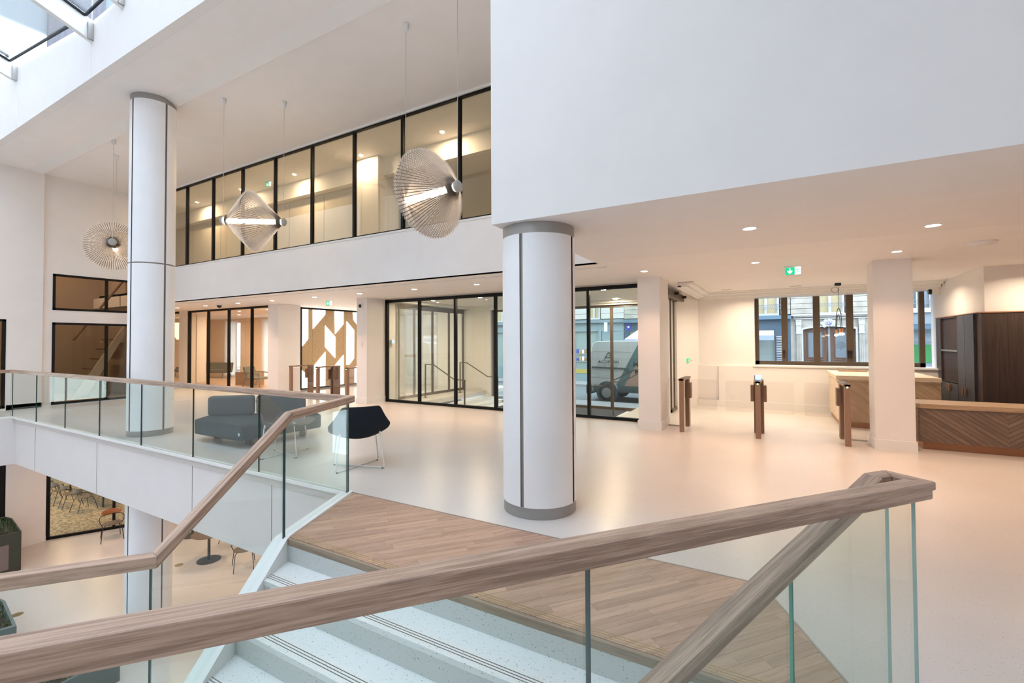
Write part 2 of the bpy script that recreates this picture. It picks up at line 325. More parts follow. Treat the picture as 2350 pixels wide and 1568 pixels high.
# big white bulkhead wall to the right
wf = st(MB().box(-2.2, 8, 3.52, 4.36, 2.61, 9.2).build('wall_front', 'wall_white'), 'large blank white wall hanging over the lobby')
MB().box(-2.2, 8, 4.36, 6.4, H + .001, 6.4).build('wall_side', 'wall_white', wf)
ce = st(MB().box(-25, 8, 6.312, 13.5, H, 3.0).build('ceiling', 'ceiling_white'), 'white lobby ceiling with recessed spotlights')
# balcony band over the lobby
bx_ = MB().prism([(-15.7, 6.6), (-15.7, 7.05), (-12.9, 7.05), (-9.34, 6.66), (-2.2, 6.66), (-2.2, 6.6)], 3.0, 3.12, 'xz').build('upstand_top', 'wall_white'); bx_['kind'] = 'structure'; bx_['label'] = 'sloping top of the white beam under the skylight'
bw = st(MB().box(-15.72, -2.2, 6.31, 6.46, H, 3.605).build('wall_back', 'wall_bright'), 'white upper balcony parapet band')
MB().box(-15.72, -2.2, 6.285, 6.46, 3.57, 3.605).build('sill', 'trim_white', bw)
MB().box(-25, -2.2, 6.46, 9.7, 3.0, 3.1).build('upper_floor', 'floor_terrazzo', bw)
MB().box(-25, -2.2, 6.29, 6.47, 5.735, 5.78).build('head_strip', 'trim_white', bw)
c2 = st(MB().box(-15.72, -2.2, 4.09, 9.8, 5.765, 6.0).build('ceiling', 'ceiling_white'), 'high white ceiling over the pendant lamps')
MB().box(-25, -15.72, 6.4, 9.8, 5.765, 6.0).build('ceiling_return', 'ceiling_white', c2)
MB().prism([(3.85, 5.76), (4.10, 5.715), (4.10, 5.80), (3.85, 5.80)], -15.7, -2.2, 'yz').build('bevel_strip', 'trim_white', c2)
MB().box(-15.7, -2.2, 3.121, 3.86, 5.76, 5.9).build('soffit', 'ceiling_white', c2)
be = st(MB().box(-15.7, -2.2, 3.0, 3.12, 5.76, 6.6).build('wall_upstand', 'wall_white'), 'tall white beam face below the skylight')
for x in (-12.82, -9.33): MB().box(x, x + .015, 2.995, 3.0, 5.77, 7.0).build('joint', 'trim_white', be)
# upstairs back walls
ub = st(MB().box(-25, -8.35, 7.8, 7.95, 3.1, 5.765).build('wall_upstairs', 'plasterboard'), 'unfinished plasterboard wall upstairs behind glass')
for x in (-16.2, -14.6, -12.9, -11.3, -9.9): MB().box(x, x + .01, 7.794, 7.8, 3.1, 5.3).build('joint', 'joint_grey', ub)
MB().box(-25, -2.2, 7.62, 7.8, 5.35, 5.765).build('bulkhead', 'wall_white', ub)
MB().box(-8.35, -7.65, 7.45, 8.1, 3.1, 5.765).build('pillar', 'wall_white', ub)
MB().box(-12.0, -2.2, 9.5, 9.7, 3.1, 5.765).build('back_wall', 'plasterboard', ub); MB().box(-2.2, -2.0, 6.41, 9.7, 3.0, 5.9).build('side_wall', 'wall_white', ub)
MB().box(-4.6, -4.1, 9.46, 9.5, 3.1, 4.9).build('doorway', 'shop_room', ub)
# left wall with windows
def wall_x(name, x0, x1, ys, ye, zs, ze, holes, mat, label, parent=None):
    b = MB(); cuts = sorted({ys, ye, *[h[0] for h in holes], *[h[1] for h in holes]})
    for y0, y1 in zip(cuts, cuts[1:]):
        z = zs
        for h in sorted([h for h in holes if h[0] <= y0 and h[1] >= y1], key=lambda h: h[2]):
            if h[2] > z + 1e-4: b.box(x0, x1, y0, y1, z, h[2])
            z = h[3]
        if ze > z: b.box(x0, x1, y0, y1, z, ze)
    o = b.build(name, mat, parent)
    return st(o, label)
wl = wall_x('wall_left', -15.85, -15.7, 4.16, 6.46, -.02, 5.765, [(4.36, 6.2, .02, 2.09), (4.36, 6.2, 2.40, 3.315)], 'wall_white', 'white left end wall with black framed windows')
wall_x('wall_left', -15.75, -15.6, -7, 4.16, -.02, 9.2, [(1.2, 3.54, .05, 2.13)], 'wall_white', 'white side wall left of the corner')
wn = [0]
def win_x(x, y0, y1, z0, z1, mulls, label, fr='black_frame', gl='tint_glass', w=.055, d=.06, trans=()):
    wn[0] += 1; e = st_empty('window_%d' % wn[0], label, (x, y0, z0)); o = (x, y0, z0)
    b = MB(o); b.box(x - d, x + .01, y0, y1, z0, z0 + w); b.box(x - d, x + .01, y0, y1, z1 - w, z1); b.box(x - d, x + .01, y0, y0 + w, z0, z1); b.box(x - d, x + .01, y1 - w, y1, z0, z1); b.build('window_frame', fr, e)
    for m_ in mulls: MB(o).box(x - d, x + .008, m_ - w / 2, m_ + w / 2, z0 + w, z1 - w).build('mullion', fr, e)
    for t_ in trans: MB(o).box(x - d, x + .008, y0 + w, y1 - w, t_ - w / 2, t_ + w / 2).build('transom', fr, e)
    ys = [y0 + w] + [q for m_ in mulls for q in (m_ - w / 2, m_ + w / 2)] + [y1 - w]
    for a, c in zip(ys[::2], ys[1::2]): MB(o).box(x - d / 2 - .004, x - d / 2 + .004, a, c, z0 + w, z1 - w).build('window_pane', gl, e)
    return e
def win_y(y, x0, x1, z0, z1, mulls, label, fr='black_frame', gl='clear_glass', w=.06, d=.07, mw=None, name='window', wt=None):
    wn[0] += 1; e = st_empty('%s_%d' % (name, wn[0]), label, (x0, y, z0)); o = (x0, y, z0); mw = mw or w; wt = wt or w
    b = MB(o); b.box(x0, x1, y - .01, y + d, z0, z0 + w); b.box(x0, x1, y - .01, y + d, z1 - wt, z1); b.box(x0, x0 + w, y - .01, y + d, z0, z1); b.box(x1 - w, x1, y - .01, y + d, z0, z1); b.build('window_frame', fr, e)
    for m_ in mulls: MB(o).box(m_ - mw / 2, m_ + mw / 2, y - .008, y + d, z0 + w, z1 - wt).build('mullion', fr, e)
    xs = [x0 + w] + [q for m_ in mulls for q in (m_ - mw / 2, m_ + mw / 2)] + [x1 - w]
    for a, c in zip(xs[::2], xs[1::2]): MB(o).box(a, c, y + d / 2 - .004, y + d / 2 + .004, z0 + w, z1 - wt).build('window_pane', gl, e)
    return e
win_x(-15.7, 4.36, 6.2, .02, 2.09, [5.45], 'lower black framed window left of the far column')
win_x(-15.7, 4.36, 6.2, 2.40, 3.315, [5.44], 'upper black framed window left of the far column')
win_x(-15.6, 1.2, 3.54, .05, 2.13, [2.4], 'black framed window at the left edge')
st(MB().box(-15.68, -15.6, 3.56, 4.16, 0, .12).build('baseboard_left', 'trim_white'))
# stair room behind the left wall
sr = st(MB().box(-19.3, -19.2, 2.4, 6.5, 0, 5.7).build('wall_stairroom', 'room_brown'), 'brown wall of the stair room behind the left windows')
MB().box(-19.2, -15.86, 6.46, 6.5, 0, 5.7).build('end_wall', 'room_brown', sr); MB().box(-19.2, -15.9, 2.3, 2.4, 0, 5.7).build('end_wall', 'room_brown', sr); MB().box(-19.2, -15.9, 2.4, 6.46, 5.6, 5.7).build('lid', 'room_brown', sr)
MB().box(-19.2, -15.86, 2.4, 6.46, 0.0, .01).build('room_floor', 'carpet_pattern', sr)
MB().box(-25, -15.851, 6.51, 6.6, 0, H).build('lobby_face', 'wall_white', sr)
# upper gallery windows
win_y(6.33, -15.70, -2.2, 3.606, 5.735, [-14.74, -13.484, -12.225, -10.958, -9.696, -8.429, -7.157, -5.888, -4.599, -3.31], 'long black framed gallery glazing upstairs', gl='olive_glass', w=.03, mw=.055, d=.05)
# lobby back pillars and partitions
def pillar(x0, x1, y0, y1, label, z1=H, n='wall_pillar'):
    p = st(MB().box(x0, x1, y0, y1, 0, z1).build(n, 'wall_white'), label)
    b = MB(); b.box(x0 - .015, x1 + .015, y0 - .015, y0, 0, .15); b.box(x1, x1 + .015, y0, y1, 0, .15); b.box(x0 - .015, x0, y0, y1, 0, .15); b.build('skirting', 'trim_white', p)
    return p
pillar(-2.08, -1.70, 8.22, 8.97, 'white square pillar left of the turnstiles', n='wall_pillar')
pillar(1.25, 1.69, 8.22, 8.66, 'white square pillar beside the reception desk', n='wall_pillar')
pillar(-9.22, -8.86, 8.26, 9.0, 'white pillar between lit wall and glazed vestibule', n='wall_pillar')
pillar(-12.9, -12.42, 8.24, 8.96, 'white pillar between lounge glazing and lit wall', n='wall_pillar')
pillar(-18.33, -17.82, 8.4, 8.7, 'narrow white wall between the lounge windows', n='wall_pillar')
wl2 = win_y(8.45, -17.82, -12.9, 0, H + .01, [-16.571, -15.353, -14.088], 'black framed glass front of the lounge', gl='tint_glass', w=.075, mw=.045, wt=.07)
win_y(8.45, -22, -18.33, 0, H + .01, [-20.2], 'black framed lounge window partly behind the far column', gl='tint_glass', w=.075, mw=.045)
win_y(8.9, -8.86, -2.08, 0, H - .02, [-7.723, -6.603, -5.479, -4.37, -3.258], 'long black framed glass front of the vestibule', gl='vest_glass', w=.06, mw=.055, wt=.075)
# lounge room shell
lr = st(MB().box(-25, -22.5, 12.5, 12.6, 0, H).box(-21.7, -19.6, 12.5, 12.6, 0, H).box(-17.4, -13.2, 12.5, 12.6, 0, H).box(-22.5, -21.7, 12.5, 12.6, 2.5, H).box(-19.6, -17.4, 12.5, 12.6, 2.5, H).box(-22.5, -21.7, 12.5, 12.6, 0, .1).box(-19.6, -17.4, 12.5, 12.6, 0, .1).build('wall_lounge', 'room_peach'), 'peach panelled wall of the lounge')
st(MB().box(-25, -24.9, 8.5, 12.6, 0, H).build('wall_lounge', 'room_peach'), 'side wall of the lounge')
st(MB().box(-25, -13.7, 8.53, 12.5, .001, .012).build('floor', 'wood_floor_pale'), 'pale wooden floor of the lounge')
b = MB()
for z in (.12, .42, .62, .78, .9): b.box(-24.8, -13.8, 12.485, 12.5, z, z + .02)
for x in (-24, -22.9, -21.3, -20.4, -19.9): b.box(x, x + .02, 12.485, 12.5, .12, 2.5)
b.build('wall_moulding', 'room_peach', lr)
st(MB().box(-20.35, -19.6, 9.6, 9.95, 0, H).build('wall_pillar', 'wall_white'), 'white pillar inside the lounge')
st(MB().box(-24.9, -13.7, 12.4, 12.5, 2.58, H).build('trim_2', 'room_peach'), 'cornice of the lounge')
# lit wall recess
li = st(MB().box(-13.7, -13.06, 9.0, 13.2, 0, H).build('wall_lit', 'wall_white'), 'white wall carrying the illuminated artwork')
MB().box(-13.7, -8.8, 13.1, 13.3, 0, H).build('end_wall', 'wall_white', li)
# vestibule shell
ve = st(MB().box(-7.96, -2.74, 8.95, 12.5, -.5, -.34).build('floor', 'stair_terrazzo'), 'sunken vestibule floor')
MB().box(-6.95, -3.45, 9.0, 12.38, -.34, -.325).build('doormat', 'mat_dark', ve)
b = MB(); b.box(-7.96, -7.66, 8.98, 12.5, -.34, -.17); b.build('step', 'stair_terrazzo', ve)
MB().box(-7.66, -7.36, 8.98, 12.5, -.34, -.255).build('step', 'stair_terrazzo', ve)
MB().box(-3.05, -2.74, 8.98, 12.5, -.34, -.17).build('step', 'stair_terrazzo', ve)
vw = st(MB().box(-8.9, -7.75, 12.32, 12.6, -.34, H).build('wall_vestibule', 'wall_white'), 'white end walls of the entrance vestibule')
MB().box(-2.75, -1.56, 12.0, 12.6, -.34, H).build('end_wall', 'wall_white', vw); MB().box(-7.75, -2.75, 12.38, 12.55, 2.56, H).build('lintel', 'wall_white', vw)
b = MB(); b.box(-8.7, -2.0, 12.15, 12.38, 2.60, H); b.box(-8.75, -8.5, 9.1, 12.38, 2.60, H); b.box(-8.7, -2.0, 12.27, 12.38, 2.55, 2.6); b.build('cornice', 'trim_white', vw)
st(MB().prism([(-1.98, 11.0), (-1.9, 11.0), (-1.55, 12.05), (-1.63, 12.15)], 0, H).build('wall_return', 'wall_white'), 'angled white wall beside the sliding door')
MB().box(-8.92, -8.86, 9.0, 9.32, 0, H).build('return', 'wall_white', vw)
# street entrance doors in the vestibule
win_y(12.40, -7.72, -2.78, -.33, 2.56, [-6.95, -6.2, -5.35, -3.866], 'brown framed glazed street door of the vestibule', fr='brown_frame', gl='street_glass', w=.07, mw=.07, name='door')
# sliding doors either side of the vestibule
def slide_x(x, y0, y1, mulls, label, top=2.57):
    wn[0] += 1; e = st_empty('door_%d' % wn[0], label, (x, y0, 0)); o = (x, y0, 0)
    b = MB(o); b.box(x - .03, x + .03, y0, y1, top - .16, top); b.box(x - .015, x + .015, y0, y0 + .05, 0, top - .16); b.box(x - .015, x + .015, y1 - .05, y1, 0, top - .16); b.box(x - .015, x + .015, y0, y1, 0, .07); b.build('door_frame', 'brown_frame', e)
    for m_ in mulls: MB(o).box(x - .015, x + .015, m_ - .035, m_ + .035, .07, top - .16).build('door_stile', 'brown_frame', e)
    ys = [y0 + .07] + [q for m_ in mulls for q in (m_ - .045, m_ + .045)] + [y1 - .07]
    for a, c in zip(ys[::2], ys[1::2]): MB(o).box(x - .004, x + .004, a, c, .07, top - .16).build('window_pane', 'street_glass', e)
    return e
slide_x(-8.80, 9.30, 12.32, [9.95, 10.75, 11.55], 'brown framed sliding doors on the left of the vestibule', 2.62)
sd = slide_x(-1.92, 10.35, 11.1, [10.75], 'brown framed sliding door behind the left turnstile', 2.60)
MB((-1.92, 10.35, 0)).box(-1.95, -1.78, 9.2, 11.3, 2.46, 2.60).build('door_operator', 'brown_frame', sd)
for y in (10.15, 11.1): MB((-1.92, 10.35, 0)).lathe([(.0, 0), (.035, .0), (.035, .08), (0, .08)], (-1.78, y, 2.55), 12, 'x').build('door_sensor', 'sensor_black', sd, smooth=True)
# room beyond the left sliding doors is seen as bright hall
# window wall on the right
sw = wall_x('wall_window', 0, 0, 0, 0, 0, 0, [], 'wall_white', '') if False else None
b = MB(); b.box(-1.60, 3.2, 11.95, 12.6, 0, .96); b.box(-1.60, -.36, 12.02, 12.6, .96, H); b.box(-1.60, 2.85, 12.36, 12.6, 2.64, H)
sw = st(b.build('wall_window', 'wall_white'), 'white wall under the street window')
MB().box(-1.12, 3.2, 11.9, 11.95, 0, .96).build('apron', 'wall_white', sw)
MB().box(-.40, 2.86, 11.87, 12.42, .955, .985).build('window_sill', 'trim_white', sw)
MB().box(-1.6, 2.8, 11.885, 11.9, 0, .15).build('skirting', 'trim_white', sw)
b = MB()
for i, (d, z) in enumerate(((.50, 2.655), (.36, 2.62), (.20, 2.57), (.08, 2.545))):
    b.box(-1.58, 2.85, 12.02 - d, 12.45, z, z + .06 if i else H); b.box(-1.58, -1.58 + d * .8, 9.3, 12.05, z + .02, z + .07 if i else H)
b.build('cornice', 'trim_white', sw)
wr = st(MB().box(2.87, 3.1, 9.82, 12.6, 0, H).build('wall_right', 'wall_white'), 'white wall above the dark cabinets')
MB().box(3.1, 8, 9.82, 9.95, 0, H).build('wall_return', 'wall_white', wr)
e = win_y(12.40, -.36, 2.725, .985, 2.645, [.247, .868, 1.477, 2.09], 'brown framed street window in four casements', fr='brown_frame', gl='street_glass', w=.085, mw=.125, d=.09)
o = (-.36, 12.40, .985)
for x in (.226, 1.442, 1.492):
    h_ = MB(o); h_.box(x - .016, x + .016, 12.36, 12.39, 1.25, 1.32); h_.box(x - .01, x + .01, 12.345, 12.365, 1.14, 1.30); h_.build('window_handle', 'handle_black', e)
st(MB().box(5.4, 5.6, 2, 9.9, 0, 3.0).build('wall_east', 'wall_white'), 'white wall at the far right end of the lobby')
MB().box(2.1, 5.4, 2, 3.52, 0, 3.0).build('return', 'wall_white', bpy.data.objects['wall_east'])
st(MB().box(-25.2, -25, 6.5, 8.6, 0, 3.0).build('wall_west', 'wall_white'), 'white wall at the far left end of the lobby')
st(MB().box(-12.5, 3, 10.6, 10.8, -3.6, -.5).build('wall_basement', 'wall_white'), 'white back wall of the lower level')
MB().box(-30, -12.4, 13.8, 14, -3.6, -.1).build('end_wall', 'wall_white', bpy.data.objects['wall_basement']); MB().box(2.8, 3, -8, 10.8, -3.6, -.12).build('side_wall', 'wall_white', bpy.data.objects['wall_basement']); MB().box(-30, -29.8, 2, 14, -3.6, -.1).build('side_wall', 'wall_white', bpy.data.objects['wall_basement'])
MB().box(-30, -16.9, 2.0, 14, -.95, -.85).build('room_ceiling', 'ceiling_white', bpy.data.objects['wall_basement'])
# atrium enclosure and skylight
st(MB().box(1.9, 2.1, -7, 3.52, 0, 9.2).build('wall_east', 'wall_white'), 'unseen white wall added to darken the right of the atrium')  # out of view, added close in to keep daylight off the right side
st(MB().box(-15.7, 6.2, -7.2, -7, -3.6, 10.2).build('wall_south', 'wall_white'), 'white wall behind the atrium')
sk = st_empty('window_%d' % 90, 'pitched glass skylight with white beams', (0, 3.0, 7.0))
ko = (0, 3.0, 7.0); RS = .35
bm_ = [(-19.95, 7.1), (-16.4, 7.1), (-12.88, 6.71), (-9.33, 6.33), (-8.27, 6.50), (-4.8, 6.55), (-.9, 6.6)]
for x, z0 in bm_:
    L_ = 10.0; dz = RS * L_; hb = .33
    MB(ko).add([(x - .045, 3.0, z0), (x + .045, 3.0, z0), (x + .045, 3 - L_, z0 + dz), (x - .045, 3 - L_, z0 + dz), (x - .045, 3.0, z0 + hb), (x + .045, 3.0, z0 + hb), (x + .045, 3 - L_, z0 + hb + dz), (x - .045, 3 - L_, z0 + hb + dz)], [(3, 2, 1, 0), (4, 5, 6, 7), (0, 1, 5, 4), (1, 2, 6, 5), (2, 3, 7, 6), (3, 0, 4, 7)]).build('roof_beam', 'trim_white', sk)
    MB(ko).box(x + .046, x + .085, 2.93, 3.0, z0, z0 + .27).build('bracket', 'steel_grey', sk)
pz = [(7.3, 7.3), (7.3, 7.2), (7.07, 6.68), (6.69, 6.73), (6.85, 6.85), (6.9, 6.9)]
for (a, _), (c, _), (zl, zr) in zip(bm_, bm_[1:], pz):
    def rz_(x, y): return zl + (zr - zl) * (x - a) / (c - a) + (2.9 - y) * RS
    for y0, y1 in (((2.9, -.4),) if c < -5 else ((2.9, -.4), (-.5, -3.6), (-3.7, -6.9))):
        q = [(a + .06, y0), (c - .06, y0), (c - .06, y1), (a + .06, y1)]
        MB(ko).add([(x, y, rz_(x, y)) for x, y in q] + [(x, y, rz_(x, y) + .02) for x, y in q], [(0, 1, 2, 3), (7, 6, 5, 4), (0, 4, 5, 1), (1, 5, 6, 2), (2, 6, 7, 3), (3, 7, 4, 0)]).build('roof_pane', 'roof_glass', sk)
        b = MB(ko)
        for i in range(4):
            p, q_ = q[i], q[(i + 1) % 4]; b.seg((p[0], p[1], rz_(*p) - .01), (q_[0], q_[1], rz_(*q_) - .01), .028, .03)
        b.build('gasket', 'black_frame', sk)
st(MB().add([(x, y, 7.4 + (2.9 - y) * .35 + q) for q in (0, .15) for x, y in ((-25, -.5), (-4.9, -.5), (-4.9, -7), (-25, -7))], [(0, 1, 2, 3), (7, 6, 5, 4), (0, 4, 5, 1), (1, 5, 6, 2), (2, 6, 7, 3), (3, 7, 4, 0)]).build('ceiling', 'ceiling_white'), 'unseen sloping roof added to cut daylight behind the first row of skylights')  # added unseen roof, blocks sky so the left side gets less light
st(MB().box(-.85, 2.1, -7, 3.52, 6.75, 6.95).build('ceiling', 'ceiling_white'), 'solid white ceiling over the right of the atrium')
# neighbouring building seen through the roof
nb = thing('neighbouring_building', 'pale grey courtyard building seen through the skylight', 'building', (-24, 6, 0))
nbm = MB((-24, 6, 0)).box(-30, -21, -4, 16, 3.2, 26).build('wall', 'facade_far', nb)
for y in (2.2, 5.6): MB((-24, 6, 0)).box(-21, -20.9, y, y + 1.5, 7, 26).build('facade_bay', 'slate_veneer', nb, grain=(0, 0, 1))
# lower level walls
d_ = Vector((.79, 1.40)).normalized()
def LW(t, o=0): return (-16.66 + d_.x * t - d_.y * o, 4.55 + d_.y * t + d_.x * o)
lwz = [(-16.66, 3.2), (-16.66, 4.55)]
lw = st(MB().box(-16.8, -16.62, 3.82, 4.55, -3.6, -.9).build('wall_lower', 'wall_white'), 'white lower level wall left of the lower window')
MB().prism([LW(0), LW(0, .12), LW(6, .12), LW(6)], -1.5, -.9).build('lintel', 'wall_white', lw)
MB().box(-16.76, -16.66, 2.0, 3.82, -3.6, -.9).build('dark_glazing', 'black_frame', lw); MB().box(-16.9, -16.76, -7, 3.82, -3.6, -.9).build('far_wall', 'wall_white', lw)
MB().box(-16.64, -16.60, 3.82, 4.55, -3.6, -3.46).build('skirting', 'trim_white', lw)
o = (*LW(0), -3.6); we = st_empty('window_%d' % 91, 'black framed window of the lower level room', o)
def lbar(t0, t1, z0, z1, nm, mt, th=.06): MB(o).prism([LW(t0, .0), LW(t1, .0), LW(t1, th), LW(t0, th)], z0, z1).build(nm, mt, we)
lbar(0, 6, -3.6, -3.53, 'window_frame', 'black_frame'); lbar(0, .08, -3.6, -1.5, 'window_frame', 'black_frame')
for t in (1.35, 2.7, 4.05): lbar(t, t + .06, -3.53, -1.5, 'mullion', 'black_frame')
for a, c in ((.08, 1.35), (1.41, 2.7), (2.76, 4.05), (4.11, 6)): MB(o).prism([LW(a, .025), LW(c, .025), LW(c, .033), LW(a, .033)], -3.53, -1.5).build('window_pane', 'tint_glass', we)
lf = st(MB().prism([LW(0, .02), LW(8, .02), LW(8, 9), LW(-4, 9), LW(-2.0, .6)], -3.598, -3.59).build('floor', 'carpet_pattern'), 'patterned carpet of the lower room')
# ================================================================== COLUMNS
def column(loc, r, top, label, band=.10, ring=None, delta=radians(-27), zb=0):
    t = thing('round_column', label, 'column', loc)
    dx, dy = Vector((-loc[0], -loc[1])).normalized(); base = atan2(dy, dx)
    n = 24
    def shell(z0, z1):
        for q in range(4):
            j = base + delta + q * pi / 2; g = radians(2.7)
            b = MB(); pr = [(r - .02, z0), (r, z0), (r, z1), (r - .02, z1), (r - .02, z0)]
            b.lathe(pr, (0, 0, 0), 16, 'z', j + g, j + pi / 2 - g)
            b.build('cladding_panel', 'col_white', t, smooth=True)
    MB().lathe([(r - .012, zb), (r - .012, top)], n=48).build('core', 'joint_grey', t, smooth=True)
    MB().lathe([(r - .006, zb), (r - .006, zb + band)], n=48).build('base_ring', 'steel_grey', t, smooth=True)
    MB().lathe([(r - .004, top - band), (r - .004, top)], n=48).build('cap_ring', 'steel_grey', t, smooth=True)
    cuts = [zb + band] + (ring or []) + [top - band]
    for a, c in zip(cuts, cuts[1:]): shell(a + (.012 if a in (ring or []) else 0), c - (.012 if c in (ring or []) else 0))
    return t
column((-1.922, 3.914, 0), .341, 2.61, 'large white round column with grey ends in the middle of the lobby')
c_ = column((-9.317, 3.845, 0), .325, TOP, 'tall white round column rising to the high ceiling at left', ring=[2.9], delta=radians(32))
tl = thing('round_column', 'lower part of the tall white column on the lower floor', 'column', (-9.317, 3.845, -3.6))
MB().lathe([(.313, 0), (.313, 2.6)], n=48).build('core', 'joint_grey', tl, smooth=True)
for q in range(4):
    j = radians(32) + atan2(-3.845, 9.317) + q * pi / 2; g = radians(2); MB().lathe([(.30, 0.1), (.325, .1), (.325, 2.6), (.30, 2.6), (.30, .1)], n=16, a0=j + g, a1=j + pi / 2 - g).build('cladding_panel', 'col_white', tl, smooth=True)
MB().lathe([(.319, 0), (.319, .1)], n=48).build('base_ring', 'steel_grey', tl, smooth=True)
# ================================================================== GUARD RAILS
def path_rail(name, pts, w, h0, h1, mat, parent, org):
    P = [Vector(p) for p in pts]; b = MB(org); sec = []
    for i, p in enumerate(P):
        ds = []
        if i: ds.append((P[i] - P[i - 1]).xy.normalized())
        if i < len(P) - 1: ds.append((P[i + 1] - P[i]).xy.normalized())
        d = sum(ds, Vector((0, 0))).normalized(); n = Vector((-d.y, d.x)); n0 = Vector((-ds[0].y, ds[0].x)); kk = w / 2 / max(.25, n.dot(n0))
        sec.append([Vector((p.x - n.x * kk, p.y - n.y * kk, p.z + h0)), Vector((p.x + n.x * kk, p.y + n.y * kk, p.z + h0)), Vector((p.x + n.x * kk, p.y + n.y * kk, p.z + h1)), Vector((p.x - n.x * kk, p.y - n.y * kk, p.z + h1))])
    objs = []
    for i in range(len(P) - 1):
        b = MB(org); b.add(sec[i] + sec[i + 1], [(0, 1, 2, 3), (7, 6, 5, 4), (0, 4, 5, 1), (1, 5, 6, 2), (2, 6, 7, 3), (3, 7, 4, 0)])
        objs.append(b.build(name, mat, parent, grain=P[i + 1] - P[i], bevel=.005))
    return objs
def gpanel(parent, p, q, zb0, zb1, zt0, zt1, org, th=.014, gl='guard_glass', e=(1, 1)):
    p = Vector(p); q = Vector(q); d = (q - p).normalized(); n = Vector((-d.y, d.x)) * th / 2
    v = [(a.x + n.x * s, a.y + n.y * s, z) for a, z in ((p, zb0), (q, zb1), (q, zt1), (p, zt0)) for s in (-1, 1)]
    b = MB(org); b.add(v, [(0, 2, 4, 6), (7, 5, 3, 1), (0, 1, 3, 2), (2, 3, 5, 4), (4, 5, 7, 6), (6, 7, 1, 0)], [0, 0, 2, e[1], 2, e[0]]); return b.build('glass_panel', [gl, 'glass_edge', 'glass_edge_light', 'glass_edge_green'], parent)
g1 = thing('glass_balustrade', 'glass balustrade with oak handrail along the balcony and down the stair', 'balustrade', (-3.8, 3.34, 0)); og = (-3.8, 3.34, 0)
cz, bz = 1.0, .425
b1 = SP(1.10); b2 = SP(2.31)
lp = [(-14.24, -3, cz), (-14.24, 3.32, cz), (-3.79, 3.32, cz), (*b1, cz), (*b2, bz)]
e2 = Vector(b2) - Rv * 3.2; lp.append((e2.x, e2.y, bz))
path_rail('handrail', lp, .07, -.036, 0, 'oak_rail', g1, og)
path_rail('rail_base', lp, .069, -.066, -.030, 'oak_rail', g1, og)
js = [-14.22, -12.792, -11.33, -9.857, -8.375, -6.887, -5.393, -3.84]
for a, c in zip(js, js[1:]): gpanel(g1, (a + .006, 3.34), (c - .006, 3.34), -.02, -.02, cz - .06, cz - .06, og)
gpanel(g1, (-14.22, -3), (-14.22, 3.32), -.02, -.02, cz - .06, cz - .06, og)
gpanel(g1, SP(.03, .034), SP(1.10, .034), .0, .0, cz - .06, cz - .06, og)
sl = (bz - cz) / (2.31 - 1.10)
gpanel(g1, SP(1.115, .034), SP(2.30, .034), -.02, -.02 - .68, cz - .06, bz - .06, og)
l2 = Vector(b2) - Rv * .012 
gpanel(g1, tuple(l2), tuple(Vector(b2) - Rv * 1.6), -.75, -.75, bz - .06, bz - .06, og)
gpanel(g1, tuple(Vector(b2) - Rv * 1.62), tuple(e2), -.75, -.75, bz - .06, bz - .06, og)
b = MB(og); b.box(-14.26, -3.84, 3.30, 3.325, -.03, .004); b.box(-14.26, -3.82, 3.352, 3.38, -.03, .004); b.box(-14.26, -14.2, -3, 3.3, -.03, .004)
b.build('glass_channel', 'trim_white', g1)
# near guard with the U-turn rail running down the stair
g2 = thing('glass_balustrade', 'near oak handrail on glass folding back down the right side of the stair', 'balustrade', (*RN(0, -1.13), 0)); o2 = (*RN(0, -1.13), 0)
HZ = 1.0
oA, oB = -1.1325, -1.2425
P0 = RN(-3.2, oA); PA = RN(2.1335, oA); PB = RN(2.1335, oB); PC = RN(2.04, oB); PD = RN(-.9, oB)
zD = HZ - .497 * 2.94
path_rail('handrail', [(*P0, HZ), (*PA, HZ), (*PB, HZ), (*PC, HZ), (*PD, zD)], .073, -.034, 0, 'oak_rail', g2, o2)
path_rail('rail_base', [(*P0, HZ), (*RN(2.115, oA), HZ), (*RN(2.115, oB), HZ), (*PC, HZ), (*PD, zD)], .0725, -.066, -.0285, 'oak_rail', g2, o2)
for a, c, e_ in ((-3.2, -.9, (1, 1)), (-.892, .645, (1, 1)), (.653, 2.088, (1, 2))): gpanel(g2, RN(a, -1.13), RN(c, -1.13), -.05, -.05, HZ - .06, HZ - .06, o2, e=e_)
def hz(s): return HZ - max(0, 2.04 - s) * .497
for a, c, e_ in ((1.57, 2.122, (3, 2)), (.2, 1.565, (3, 3)), (-.9, .19, (3, 3))): gpanel(g2, RN(a, oB), RN(c, oB), hz(a) - 1.15, hz(c) - 1.15, hz(a) - .06, hz(c) - .06, o2, e=e_)
